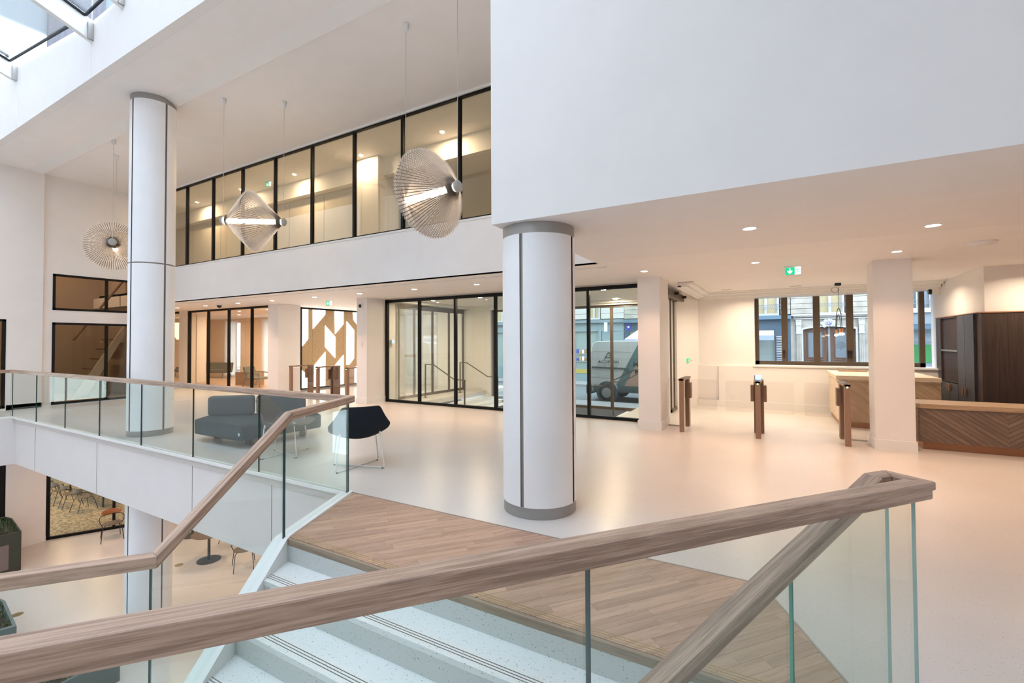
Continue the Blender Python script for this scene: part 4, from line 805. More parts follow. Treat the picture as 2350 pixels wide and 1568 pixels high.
# ================================================================== SEATING
def subsurf(o, n=2): m_ = o.modifiers.new('sub', 'SUBSURF'); m_.levels = n; m_.render_levels = n; return o
def shell_chair(loc, face, mat, label):
    # local: +y is the facing direction; sled base of crossed rods
    t = thing('lounge_chair', label, 'chair', loc, face - pi / 2, 'shell lounge chairs by the balustrade')
    # shell grid: u across, v from front edge over seat, up the back
    prof = [(.35, .425, .20), (.33, .44, .30), (.16, .415, .335), (-.02, .385, .35), (-.16, .365, .36), (-.235, .42, .37), (-.275, .535, .355), (-.31, .66, .285), (-.335, .765, .235), (-.34, .785, .21)]
    U = [-1, -.8, -.45, 0, .45, .8, 1]; v = []; f = []
    for (y, z, w) in prof:
        i = prof.index((y, z, w)); 
        for u in U:
            a = abs(u); bowl = a ** 2 * [0, .01, .04, .08, .14, .13, .03, .0, 0, 0][i]; fwd = a ** 2 * [0, 0, 0, 0, .02, .07, .10, .07, .05, .04][i]
            v.append((u * w, y + fwd, z + bowl))
    n = len(U)
    for i in range(len(prof) - 1):
        for j in range(n - 1): f.append((i * n + j, i * n + j + 1, (i + 1) * n + j + 1, (i + 1) * n + j))
    s = MB().add(v, f).build('seat_shell', mat, t, smooth=True)
    so_ = s.modifiers.new('solid', 'SOLIDIFY'); so_.thickness = .03; so_.offset = 0; subsurf(s, 2)
    for dg, (a, c) in enumerate((((-.29, -.235), (.29, .235)), ((.29, -.235), (-.29, .235)))):
        T = [(a[0] * .80, a[1] * .80, .45), (a[0] * .96, a[1] * .97, .03), (a[0] * .9, a[1] * .9, .008), (c[0] * .9, c[1] * .9, .008), (c[0] * .96, c[1] * .97, .03), (c[0] * .80, c[1] * .78, .44)]
        MB().tube(T, .008, 8).build('sled_rod', 'white_rod', t, smooth=True)
        for q in (a, c):
            MB().box(q[0] * .9 - .012, q[0] * .9 + .012, q[1] * .9 - .02, q[1] * .9 + .02, 0, .008).build('foot_pad', 'rubber', t)
            MB().lathe([(.014, 0), (.008, -.07)], (q[0] * .80, q[1] * .79, .475), 8).build('leg_socket', 'white_rod', t, smooth=True)
    return t
shell_chair((-4.53, 4.085, 0), atan2(.32, -.45), 'fabric_navy', 'black shell chair with white rod legs seen from behind, right of the rail corner')
shell_chair((-5.93, 4.05, 0), atan2(.62, .78), 'fabric_taupe', 'grey shell chair with white rod legs in front of the sofa')
so2 = (-7.1, 4.5, 0); t = thing('sofa', 'grey angular sofa with two back cushions behind the balustrade', 'sofa', so2)
base = [(-7.98, 3.88), (-6.70, 3.88), (-6.62, 5.18), (-7.08, 5.38), (-8.26, 4.26)]
bs = MB(so2).prism(base, .12, .347).build('seat_base', 'fabric_grey_dark', t, bevel=.035, smooth=True)
bs.modifiers['bevel'].segments = 4
for x, y in ((-7.9, 4.2), (-6.95, 4.15), (-6.85, 5.0), (-7.5, 4.7)): MB(so2).box(x - .06, x + .06, y - .03, y + .03, 0, .12).build('leg', 'stair_brown', t)
def cushion(p, q, z0, z1, th, mat):
    p = Vector(p); q = Vector(q); d = (q - p).normalized(); n = Vector((-d.y, d.x)) * th
    c = MB(so2).prism([tuple(p), tuple(q), tuple(q + n), tuple(p + n)], z0, z1).build('back_cushion', mat, t, bevel=.05, smooth=True); c.modifiers['bevel'].segments = 5
cushion((-8.12, 4.14), (-7.62, 4.62), .345, .665, .15, 'fabric_grey'); cushion((-7.60, 4.64), (-7.03, 5.16), .345, .66, .15, 'fabric_grey')
MB(so2).box(-6.76, -6.735, 3.872, 3.88, .2, .24).build('care_tag', 'plastic_white', t)
# ================================================================== LOUNGE FURNITURE
def box_chair(loc, rz, mat, label, w=.62, bh=.62, cat='armchair', nm='armchair'):
    t = thing(nm, label, cat, loc, rz)
    s = MB().prism([(-w / 2, -.28), (w / 2, -.28), (w / 2 - .05, .28), (-w / 2 + .05, .28)], .22, .36).build('seat', mat, t, bevel=.03, smooth=True)
    s = MB().prism([(-.30, .22), (-.24, .22), (-.30, bh), (-.38, bh)], -w / 2, w / 2, 'yz').build('backrest', mat, t, bevel=.02, smooth=True)
    for sx in (-1, 1):
        MB().prism([(-.30, .3), (.24, .3), (.20, .44), (-.33, .5)], sx * w / 2 - .025, sx * w / 2 + .025, 'yz').build('armrest', mat, t, bevel=.015)
        for sy in (-1, 1): MB().tube([(sx * (w / 2 - .06), sy * .2, .24), (sx * (w / 2 - .02), sy * .26, 0)], [.016, .01], 8).build('leg', 'black_rod', t)
    return t
box_chair((-21.75, 11.3, 0.012), radians(200), 'fabric_green', 'dark green two-seat sofa seen from behind through the lounge glass', 1.5, .66, 'sofa', 'lounge_sofa')
box_chair((-23.6, 11.0, 0.012), radians(170), 'fabric_green', 'dark chair behind the far left lounge window', .6, .66)
def arm_wood(loc, rz, label):
    t = thing('armchair', label, 'armchair', loc, rz)
    MB().prism([(-.28, -.25), (.28, -.25), (.26, .25), (-.26, .25)], .26, .34).build('seat', 'fabric_teal', t, bevel=.02, smooth=True)
    MB().prism([(-.26, .30), (-.20, .30), (-.34, .72), (-.42, .70)], -.25, .25, 'yz').build('backrest', 'fabric_teal', t, bevel=.03, smooth=True)
    for s in (-1, 1):
        MB().tube([(s * .30, -.36, .52), (s * .31, .0, .50), (s * .30, .28, .47)], .02, 6).build('armrest', 'black_rod', t)
        MB().tube([(s * .30, .26, .47), (s * .32, .32, 0)], [.018, .012], 6).build('leg', 'black_rod', t); MB().tube([(s * .29, -.2, .5), (s * .31, -.34, 0)], [.018, .012], 6).build('leg', 'black_rod', t)
    return t
arm_wood((-15.75, 9.7, .012), radians(-70), 'dark wooden armchair beside the cardboard box in the lounge')
box_chair((-14.35, 9.9, 0.012), radians(100), 'fabric_taupe', 'grey armchair at the right end of the lounge glass', .6, .56)
box_chair((-16.2, 11.2, 0.012), radians(10), 'fabric_red', 'red sofa behind the grey armchair in the lounge', 1.3, .72, 'sofa', 'lounge_sofa')
t = thing('cardboard_box', 'brown cardboard box sealed with tape on the lounge floor', 'box', (-16.72, 9.95, .012)); MB().box(-.5, .45, -.2, .3, 0, .47).build('carton', 'cardboard', t); MB().box(-.1, .0, -.205, .305, .36, .474).build('tape_strip', 'tape', t); MB().box(-.02, .02, -.206, -.2, .0, .22).build('tape_strip', 'tape', t)
t = thing('sideboard', 'slatted dark wood screen behind the red sofa', 'sideboard', (-16.0, 11.95, .012)); MB().box(-.75, 1.0, .02, .2, 0, 1.08).build('carcass', 'stair_brown', t)
for k in range(17): MB().box(-.75 + k * .103, -.66 + k * .103, -.005, .02, 0, 1.08).build('slat', 'chair_wood', t, grain=(0, 0, 1))
def curtain(x0, x1, y, z1, label, flare=.0):
    t = thing('curtain', label, 'curtain', (x0, y, 0)); v = []; f = []; n = 60; w = x1 - x0
    for i in range(n + 1):
        for z in (0.02, z1 * .5, z1):
            fl = flare * (1 - z / z1); u = i / n; v.append((-fl + (w + 2 * fl) * u, .035 * sin(u * w * 55) + .015 * sin(u * 31 + z), z))
    for i in range(n):
        for j in range(2): f.append((i * 3 + j, (i + 1) * 3 + j, (i + 1) * 3 + j + 1, i * 3 + j + 1))
    MB().add(v, f).build('curtain_panel', 'sheer', t, smooth=True); MB().tube([(-.1, 0, z1 + .01), (w + .1, 0, z1 + .01)], .012, 6).build('curtain_rail', 'plastic_white', t)
curtain(-22.6, -21.6, 12.3, 2.58, 'narrow white sheer curtain in the middle of the lounge', .06)
curtain(-19.75, -17.2, 12.3, 2.58, 'wide white sheer curtain behind the red sofa'); 

# stair seen behind the left windows
t = thing('staircase', 'steep stair with pale stringer behind the left windows', 'staircase', (-17.3, 5.6, 0))
MB((-17.3, 5.6, 0)).prism([(5.25, 0.0), (5.6, .1), (6.44, 1.80), (6.44, 2.12)], -17.35, -17.3, 'yz').build('stringer', 'plasterboard', t)
b = MB((-17.3, 5.6, 0)); b.tube([(-17.3, 5.25, 1.65), (-17.3, 6.42, 3.52)], .035, 6); b.build('handrail', 'stair_brown', t)
for k in range(6): MB((-17.3, 5.6, 0)).box(-18.2, -17.35, 5.45 + k * .15, 5.65 + k * .15, .2 + k * .29, .24 + k * .29).build('tread', 'stair_brown', t)
MB((-17.3, 5.6, 0)).box(-17.32, -17.28, 5.95, 5.99, 2.3, 2.62).build('post', 'plastic_white', t)
t = thing('wall_lamp', 'small glowing wall lamp behind the upper left window', 'wall lamp', (-17.0, 4.62, 2.95)); MB().box(-.03, .03, -.02, .04, -.12, .1).build('shade', 'lantern', t); MB().box(-.01, .01, .0, .02, -.4, .5).build('bracket', 'brass_line', t)
# ================================================================== LOWER LEVEL
def bistro_chair(loc, rz, label, grp, wood_back=True):
    t = thing('dining_chair', label, 'chair', loc, rz, grp)
    s = MB().lathe([(0, .395), (.18, .40), (.21, .41), (.21, .42), (0, .415)], n=22).build('seat', 'table_brown', t, smooth=True); s.scale = (1, .95, 1)
    v = []; f = []
    for i in range(9):
        a = radians(-58 + i * 14.5); r = .225; hh = .075 * (1 - (abs(i - 4) / 5.2) ** 2)
        for z in (.66 - hh, .66 + hh): v += [(r * sin(a), -.02 - r * cos(a), z), ((r + .01) * sin(a), -.02 - (r + .01) * cos(a), z)]
    for i in range(8):
        a = i * 4; c = a + 4; f += [(a, c, c + 2, a + 2), (a + 1, a + 3, c + 3, c + 1), (a, a + 1, c + 1, c), (a + 2, c + 2, c + 3, a + 3)]
    f += [(0, 2, 3, 1), (32, 33, 35, 34)]
    MB().add(v, f).build('backrest', 'chair_wood' if wood_back else 'table_brown', t, grain=(1, 0, 0), smooth=True)
    MB().tube([(-.2, .05, .40), (-.25, .05, .52), (-.24, -.05, .58), (-.19, -.16, .60), (0, -.255, .60), (.19, -.16, .60), (.24, -.05, .58), (.25, .05, .52), (.2, .05, .40)], .009, 6).build('arm_rail', 'black_rod', t, smooth=True)
    for sx in (-1, 1):
        MB().tube([(sx * .13, .12, .40), (sx * .19, .16, .36), (sx * .23, .24, 0)], .009, 6).build('leg', 'black_rod', t); MB().tube([(sx * .13, -.12, .40), (sx * .17, -.16, .36), (sx * .2, -.26, 0)], .009, 6).build('leg', 'black_rod', t)
    return t
ch = bistro_chair((-15.25, 5.45, -3.6), radians(-105), 'orange wood-backed chair on the lower floor by the black framed window', 'lower floor chairs')
c3 = dup(ch, (-10.65, 6.25, -3.6), radians(60), 'dark chair on the lower floor beside the round table'); dup(ch, (-9.7, 6.9, -3.6), radians(20), 'chair on the lower floor almost hidden behind the stair')
dup(ch, (-12.3, 6.95, -3.6), radians(200), 'chair behind the round table on the lower floor')
def round_table(loc, label, r=.36, h=.64):
    t = thing('round_table', label, 'table', loc); MB().lathe([(0, h - .02), (r - .01, h - .02), (r, h - .012), (r, h), (0, h)], n=36).build('table_top', 'table_brown', t, smooth=True)
    MB().lathe([(.03, .02), (.03, h - .02)], n=16).build('pedestal', 'table_dark', t, smooth=True); MB().lathe([(0, 0), (.25, 0), (.25, .008), (.04, .02), (0, .02)], n=32).build('base_plate', 'table_dark', t, smooth=True)
    return t
round_table((-11.72, 6.05, -3.6), 'round cafe table on the lower floor right of the column')
round_table((-13.6, 6.6, -3.6), 'round cafe table mostly hidden under the balcony')
chd = bistro_chair((-21.6, 5.9, -3.59), 0, 'dark chair at the far end of the row behind the lower window', 'chairs in the lower room', False)
lc = [(-20.9, 5.85, 80 - 90), (-20.1, 5.85, 5), (-19.4, 5.9, -5), (-18.6, 5.95, 10), (-19.0, 7.3, 170), (-20.2, 7.3, 180)]
for i, (x, y, a) in enumerate(lc): dup(chd, (x, y, -3.59), radians(a), '%s dark chair in the row behind the lower window' % ordn[i], 'chairs in the lower room')
t = thing('long_table', 'long dark table behind the lower window', 'table', (-19.6, 6.6, -3.59)); MB().box(-1.6, 1.4, -.3, .3, .60, .64).build('table_top', 'table_dark', t)
for x in (-1.4, 1.2):
    for y in (-.25, .25): MB().box(x - .02, x + .02, y - .02, y + .02, 0, .60).build('leg', 'table_dark', t)
for i, (x, y) in enumerate(((-12.07, 5.58), (-12.58, 3.07))): tag(MB((x, y, -3.6)).lathe([(0, 0), (.085, 0), (.085, .004), (0, .004)], (x, y, -3.6), 24).build('floor_box', 'brass_line', loc=(x, y, -3.6)), ['round brass floor box near the round table', 'round brass floor box by the plants'][i], 'floor box', 'brass floor boxes')
# planters
def planter(org, poly, z0, z1, mat, label, dry=.3, n=260, seed=1):
    random.seed(seed); t = thing('planter', label, 'planter', org)
    cx = sum(p[0] for p in poly) / len(poly); cy = sum(p[1] for p in poly) / len(poly); inner = [(cx + (x - cx) * .93, cy + (y - cy) * .93) for x, y in poly]
    b = MB(org); m_ = len(poly); v = [(x, y, z0) for x, y in poly] + [(x, y, z1) for x, y in poly] + [(x, y, z1) for x, y in inner] + [(x, y, z1 - .1) for x, y in inner]
    f = []
    for i in range(m_): j = (i + 1) % m_; f += [(i, j, j + m_, i + m_), (i + m_, j + m_, j + 2 * m_, i + 2 * m_), (i + 2 * m_, j + 2 * m_, j + 3 * m_, i + 3 * m_)]
    b.add(v, f).build('planter_box', mat, t)
    MB(org).add([(x, y, z1 - .06) for x, y in inner], [tuple(range(m_))]).build('soil', 'soil', t)
    x0, x1 = min(p[0] for p in inner), max(p[0] for p in inner); y0, y1 = min(p[1] for p in inner), max(p[1] for p in inner)
    def inside(x, y): return all((inner[(i + 1) % m_][0] - inner[i][0]) * (y - inner[i][1]) - (inner[(i + 1) % m_][1] - inner[i][1]) * (x - inner[i][0]) > 0 for i in range(m_))
    gb = [MB(org), MB(org), MB(org)]; c = 0
    while c < n:
        x, y = random.uniform(x0, x1), random.uniform(y0, y1)
        if not inside(x, y): c += 1 if random.random() < .2 else 0; continue
        c += 1; kx = random.random(); q = 2 if kx < dry else (1 if kx < dry + .25 else 0)
        for _ in range(6):
            a = random.random() * 2 * pi; l_ = random.uniform(.05, .14) * (.5 if q == 2 else 1); tip = (x + cos(a) * l_ * .6, y + sin(a) * l_ * .6, z1 - .06 + l_ * (.35 if q == 2 else 1)); w_ = .006 if q < 2 else .02
            gb[q].add([(x - sin(a) * w_, y + cos(a) * w_, z1 - .06), (x + sin(a) * w_, y - cos(a) * w_, z1 - .06), tip], [(0, 1, 2)])
    for g_, mt, nm in zip(gb, ('leaf', 'leaf_grey', 'leaf_dry'), ('grass_tufts', 'shrub_tufts', 'dry_leaves')):
        if g_.v: g_.build(nm, mt, t, kind='stuff')
    return t
pl = planter((-15.6, 3.4, -3.6), [(-16.6, 3.0), (-15.0, 3.0), (-14.98, 3.70), (-16.3, 3.86), (-16.6, 3.8)], -3.6, -2.72, 'planter_green', 'tall dark green planter with mesh grille on the lower floor', .1, 200, 3)
MB((-15.6, 3.4, -3.6)).box(-14.985, -14.97, 3.12, 3.5, -3.5, -2.95).build('grille', 'mesh_grille', pl)
planter((-11, 2.4, -3.6), [(-13.0, 1.2), (-10.9, 1.9), (-10.68, 2.60), (-11.9, 2.75), (-13.2, 2.6)], -3.6, -3.0, 'planter_grey', 'low grey planter with mixed grasses and dry leaves', .35, 420, 4)
planter((-8.9, 2.6, -3.6), [(-9.9, 2.1), (-8.7, 2.4), (-8.75, 3.25), (-9.3, 3.1), (-10.0, 2.7)], -3.6, -3.2, 'planter_grey', 'grey planter at the foot of the tall column', .3, 160, 5)
# ================================================================== STREET
random.seed(11)
st(MB().box(-40, 30, 12.6, 40, -.62, -.46).build('floor', 'asphalt'), 'grey street surface'); 
pv = st(MB().box(-40, 30, 12.56, 14.2, -.46, -.36).build('floor', 'pavement'), 'pale pavement outside the entrance'); MB().box(-40, 30, 19.4, 21.0, -.46, -.36).build('far_pavement', 'pavement', pv)
YF = 21.0
def fwin(t, o, x0, x1, z0, z1, lit='lit_room', rail=None):
    f_ = MB(o); f_.box(x0 - .06, x0, YF - .03, YF + .15, z0, z1); f_.box(x1, x1 + .06, YF - .03, YF + .15, z0, z1); f_.box(x0 - .06, x1 + .06, YF - .05, YF + .15, z0 - .08, z0); f_.box(x0 - .06, x1 + .06, YF - .03, YF + .15, z1, z1 + .06)
    xm = (x0 + x1) / 2; f_.box(xm - .045, xm + .045, YF + .02, YF + .12, z0, z1); f_.box(x0, x0 + .04, YF + .04, YF + .12, z0, z1); f_.box(x1 - .04, x1, YF + .04, YF + .12, z0, z1)
    w_ = f_.build('window', 'window_white', t); MB(o).box(x0, x1, YF + .13, YF + .15, z0, z1).build('pane', lit, w_)
    if rail:
        b = MB(o); r0, r1, rz0, rz1 = rail; b.box(r0, r1, YF - .13, YF - .11, rz1 - .015, rz1); b.box(r0, r1, YF - .13, YF - .11, rz0, rz0 + .012)
        n = int((r1 - r0) / .07)
        for i in range(n):
            x = r0 + (i + .5) * (r1 - r0) / n; b.tube([(x + .03 * cos(q), YF - .12, (rz0 + rz1) / 2 + (rz1 - rz0) * .42 * sin(q)) for q in [2 * pi * k / 8 for k in range(8)]], .005, 3, True)
        b.build('railing', 'iron', t)
def courses(t, o, spans, z0, z1, h=.2, mat='limestone', y=YF):
    z = z0
    while z < z1:
        for a, c in spans: MB(o).box(a, c, y - .0, y + .3, z + .012, min(z + h, z1)).build('stone_course', mat, t)
        z += h
# C: stone house with the carriage door
o = (1.9, YF, -.36); t = thing('street_building', 'limestone house with arched brown carriage door across the street', 'building', o)
MB(o).box(.62, 3.15, YF + .30, YF + 1.2, -.36, 5.2).build('wall', 'limestone', t)
fwin(t, o, 1.52, 2.28, 2.60, 4.0, 'lit_room', (1.45, 2.40, 2.83, 2.945))
courses(t, o, [(.64, 1.44), (2.40, 3.14)], 2.57, 5.0)
courses(t, o, [(1.44, 2.40)], 4.1, 5.0)
b = MB(o); b.box(.64, 3.2, YF - .18, YF + .1, 2.49, 2.56); b.box(.70, 3.1, YF - .12, YF + .1, 2.44, 2.49); b.box(.72, 3.05, YF - .08, YF + .1, 2.36, 2.40); b.build('cornice', 'limestone_white', t)
# arch wall
def archz(x): u = (x - 1.85) / .83; return 1.96 + .10 * (1 - u * u)
xs_ = [1.03 + .82 * 2 * i / 16 for i in range(17)]
MB(o).prism([(.62, -.36), (1.03, -.36)] + [(x, archz(x)) for x in xs_] + [(2.67, -.36), (3.15, -.36), (3.15, 2.44), (.62, 2.44)], YF, YF + .3, 'xz').build('door_surround', 'limestone', t)
MB(o).prism([(.97, -.36), (1.03, -.36)] + [(x, archz(x)) for x in xs_] + [(2.67, -.36), (2.73, -.36)] + [(1.85 + (x - 1.85) * 1.075, archz(x) + .06) for x in xs_[::-1]], YF - .05, YF + .01, 'xz').build('arch_moulding', 'limestone_white', t)
for xc, nm in ((.885, 'pilaster'), (2.84, 'pilaster')):
    p_ = MB(o); p_.box(xc - .075, xc + .075, YF - .09, YF, -.36, 1.80); p_.build('pilaster', 'limestone_white', t)
    b = MB(o); b.box(xc - .09, xc + .09, YF - .13, YF, 2.12, 2.30); b.box(xc - .10, xc + .10, YF - .15, YF, 2.30, 2.34); b.box(xc - .08, xc + .08, YF - .11, YF, 1.84, 2.12); b.box(xc - .095, xc + .095, YF - .13, YF, 1.80, 1.84); b.build('capital', 'limestone_white', t)
    for k in (-1, 0, 1): MB(o).box(xc + k * .045 - .014, xc + k * .045 + .014, YF - .105, YF - .09, -.2, 1.78).build('flute', 'limestone', t)
b = MB(o)
for i in range(22):
    a = i * 2.4; r_ = .03 + .02 * (i % 3); x = 1.86 + .24 * cos(a) * (i / 22) ** .5; z = 2.19 + .13 * sin(a) * (i / 22) ** .5; b.lathe([(0, 0), (r_, .01), (r_, .05), (0, .07)], (x, YF - .10, z), 8, 'y')
b.build('cartouche', 'limestone_white', t, smooth=True)
np_ = MB(o).box(1.79, 1.925, YF - .15, YF - .13, 2.15, 2.245).build('number_plate', 'plate_blue', t); text('house_number', '57', .10, 'text_white', np_, (1.855 - o[0], YF - .153 - o[1], 2.197 - o[2]), ext=.001, sx=1.1)
# door leaves
MB(o).prism([(1.04, -.36)] + [(x, archz(x) - .01) for x in xs_ if x < 1.84] + [(1.83, 2.05), (1.83, -.36)], YF + .12, YF + .2, 'xz').build('door_leaf', 'carriage_door', t, grain=(0, 0, 1))
MB(o).prism([(1.90, -.36), (1.90, 2.05)] + [(x, archz(x) - .01) for x in xs_ if x > 1.9] + [(2.66, -.36)], YF + .12, YF + .2, 'xz').build('door_leaf', 'carriage_door', t, grain=(0, 0, 1))
MB(o).box(1.83, 1.90, YF + .08, YF + .2, -.36, 2.05).build('door_post', 'iron', t)
for x0, x1 in ((1.20, 1.66), (2.06, 2.42)):
    b = MB(o); b.box(x0 - .03, x1 + .03, YF + .09, YF + .12, .87, .90); b.box(x0 - .03, x1 + .03, YF + .09, YF + .12, 1.85, 1.88); b.box(x0 - .03, x0, YF + .09, YF + .12, .9, 1.85); b.box(x1, x1 + .03, YF + .09, YF + .12, .9, 1.85)
    for q in ((.0, .78), ): b.box(x0 - .03, x1 + .03, YF + .09, YF + .12, q[0], q[0] + .03); b.box(x0 - .03, x1 + .03, YF + .09, YF + .12, q[1], q[1] + .03); b.box(x0 - .03, x0, YF + .09, YF + .12, q[0], q[1]); b.box(x1, x1 + .03, YF + .09, YF + .12, q[0], q[1])
    b.build('door_moulding', 'carriage_door', t, grain=(0, 0, 1)); MB(o).box(x0, x1, YF + .115, YF + .118, .9, 1.85).build('door_pane', 'grey_blue', t)
    b = MB(o); n = 9
    for i in range(-9, 20):
        for sg in (1, -1):
            A = (x0, .9 + i * .1); B_ = (x1, .9 + i * .1 + (x1 - x0) * 1.2 * sg)
            # clip the bar between z .9 and 1.85
            t0, t1 = 0.0, 1.0; dz = B_[1] - A[1]
            for lim, sgn in ((.9, 1), (1.85, -1)):
                if abs(dz) > 1e-9:
                    q = (lim - A[1]) / dz
                    if dz * sgn > 0: t0 = max(t0, q)
                    else: t1 = min(t1, q)
            if t1 > t0 + .02: b.seg((A[0] + (x1 - x0) * t0, YF + .108, A[1] + dz * t0), (A[0] + (x1 - x0) * t1, YF + .108, A[1] + dz * t1), .006, .009)
    b.build('iron_grille', 'iron', t)
for r_ in (.13, .085, .04): MB(o).tube([(2.24 + r_ * cos(q), YF + .10, 1.39 + r_ * sin(q)) for q in [2 * pi * k / 20 for k in range(20)]], .009, 4, True).build('grille_rosette', 'iron', t)
# B: dark blue shop
o = (-2.6, YF, -.36); t = thing('street_building', 'stone house with dark blue shopfront and awning across the street', 'building', o)
MB(o).box(-5.93, .60, YF + .3, YF + 1.2, -.36, 5.2).build('wall', 'limestone', t); fwin(t, o, -.62, .18, 2.62, 4.0, 'lit_room', (-.7, .30, 2.80, 2.97)); courses(t, o, [(.30, .62)], 2.57, 5.0); courses(t, o, [(-.70, .30)], 4.1, 5.0)
MB(o).box(-5.93, .62, YF - .02, YF + .3, 1.99, 2.38).build('shop_sign_board', 'shop_blue', t); MB(o).box(-5.93, .64, YF - .28, YF + .3, 2.38, 2.53).build('shop_cornice', 'shop_blue_light', t)
b = MB(o); b.box(.08, .62, YF - .02, YF + .3, -.36, 1.99); b.box(-5.93, -5.7, YF - .02, YF + .3, -.36, 1.99); b.box(-1.4, -1.2, YF - .02, YF + .3, -.36, 1.99); b.box(-5.7, .08, YF - .02, YF + .3, -.36, .2); b.build('shop_front', 'shop_blue', t)
for k in range(22): MB(o).box(.13, .42, YF - .05, YF - .02, .30 + k * .066, .335 + k * .066).build('louvre', 'window_white', t)
for a, c in ((-5.7, -1.4), (-1.2, .08)): MB(o).box(a, c, YF + .1, YF + .12, .2, 1.99).build('shop_window', 'shop_room', t)
MB(o).prism([(YF - .02, 1.96), (YF - .9, 1.75), (YF - .9, 1.72), (YF - .02, 1.90)], -4.9, .05, 'yz').build('awning', 'awning_white', t); MB(o).box(-4.9, .05, YF - .92, YF - .9, 1.56, 1.75).build('awning_valance', 'awning_lilac', t)
courses(t, o, [(-5.93, -4.9), (-3.9, -.72)], 2.57, 5.0); fwin(t, o, -4.8, -4.0, 2.62, 4.0, 'shop_room', (-4.9, -3.9, 2.8, 2.95)); courses(t, o, [(-4.9, -3.9)], 4.1, 5.0)
MB(o).box(-5.82, -5.63, YF - .06, YF - .02, 2.06, 2.38).build('square_sign', 'plate_blue', t); sg = MB(o).lathe([(0, 0), (.045, 0), (.045, .01), (0, .01)], (-5.725, YF - .075, 2.20), 12, 'y').build('sign_motif', 'text_white', t)
# A: pale building with light shopfront
o = (-9, YF, -.36); t = thing('street_building', 'white stone house with pale blue shopfront behind the van', 'building', o)
MB(o).box(-16, -5.95, YF + .3, YF + 1.2, -.36, 5.2).build('wall', 'limestone_white', t)
MB(o).box(-16, -5.95, YF - .02, YF + .3, 2.02, 2.42).build('shop_sign_board', 'shop_pale', t); MB(o).box(-16, -5.95, YF - .2, YF + .3, 2.42, 2.56).build('shop_cornice', 'grey_blue', t)
b = MB(o)
for x in (-13.9, -11.2, -8.4, -7.05, -5.98): b.box(x - .12, x + .02, YF - .02, YF + .3, -.36, 2.02)
b.box(-16, -5.98, YF - .02, YF + .3, -.36, .25); b.box(-7.0, -6.0, YF, YF + .3, -.36, 2.02); b.build('shop_front', 'shop_pale', t)
for a, c in ((-16, -14.0), (-13.9, -11.3), (-11.2, -8.5), (-8.4, -7.15)): MB(o).box(a, c, YF + .1, YF + .12, .25, 2.0).build('shop_window', 'shop_room', t)
courses(t, o, [(-16, -13.0), (-12.0, -10.5), (-9.6, -7.75), (-7.05, -5.95)], 2.6, 5.0, .26, 'limestone_white')
for x in (-12.9, -10.4, -7.65): fwin(t, o, x, x + .5 if x > -8 else x + .8, 2.66, 3.9, 'lit_room')
courses(t, o, [(-13.0, -12.0), (-10.5, -9.6), (-7.75, -7.05)], 4.0, 5.0, .26, 'limestone_white')
MB(o).box(-6.78, -6.64, YF - .35, YF - .3, 2.0, 2.42).build('hanging_sign', 'screen_blue', t)
for k in range(16): MB(o).box(-8.3 + (k % 8) * .14, -8.2 + (k % 8) * .14, YF + .02, YF + .09, .62 + (k // 8) * .35, .74 + (k // 8) * .35 + .04 * (k % 3)).build('display_book', ['plate_blue', 'yellow_box', 'text_white', 'cardboard'][k % 4], t)
for z in (.6, .95): MB(o).box(-8.38, -7.16, YF + .01, YF + .1, z - .02, z).build('display_shelf', 'window_white', t)
MB(o).box(-8.38, -7.2, YF - .04, YF - .02, .02, .22).build('yellow_notice', 'yellow_box', t)
# D: building at the right
o = (4.5, YF, -.36); t = thing('street_building', 'grey fronted house with green display at the right edge of the window', 'building', o)
MB(o).box(3.17, 8, YF + .3, YF + 1.2, -.36, 5.2).build('wall', 'limestone', t)
MB(o).box(3.17, 8, YF - .02, YF + .3, 2.10, 2.5).build('shop_sign_board', 'grey_blue', t); MB(o).box(3.17, 8, YF - .12, YF + .3, 2.5, 2.58).build('shop_cornice', 'limestone_white', t)
MB(o).prism([(YF, 2.1), (YF - .6, 1.95), (YF - .6, 1.9), (YF, 1.98)], 3.3, 8, 'yz').build('awning', 'shop_blue', t); MB(o).box(3.17, 8, YF, YF + .3, 1.5, 2.1).build('shop_band', 'shop_pale', t)
MB(o).box(3.17, 8, YF, YF + .3, .2, 1.5).build('shop_window', 'grey_blue', t); MB(o).box(3.3, 8, YF - .02, YF, .75, 1.38).build('green_display', 'green_wall', t); MB(o).box(3.17, 8, YF - .03, YF + .3, -.36, .62).build('stall_riser', 'limestone_white', t)
courses(t, o, [(3.37, 4.0), (4.9, 8)], 2.6, 5.0); fwin(t, o, 4.1, 4.8, 2.66, 3.9, 'grey_blue', (4.0, 4.9, 2.8, 2.95))
# far closing walls of street sides so that the street reads as a street
t = thing('parasol', 'white and lilac market umbrella behind the van roof', 'umbrella', (-4.55, 18.0, -.46)); MB().lathe([(.55, 2.08), (.04, 2.42), (0, 2.45)], n=8, cap=False).build('canopy', 'awning_white', t); MB().lathe([(.55, 1.96), (.55, 2.08)], n=8, cap=False).build('valance', 'awning_lilac', t); MB().tube([(0, 0, 0), (0, 0, 2.4)], .02, 8).build('pole', 'plastic_white', t); MB().lathe([(0, 0), (.25, 0), (.25, .06), (0, .06)], n=20).build('base', 'lamp_grey', t)
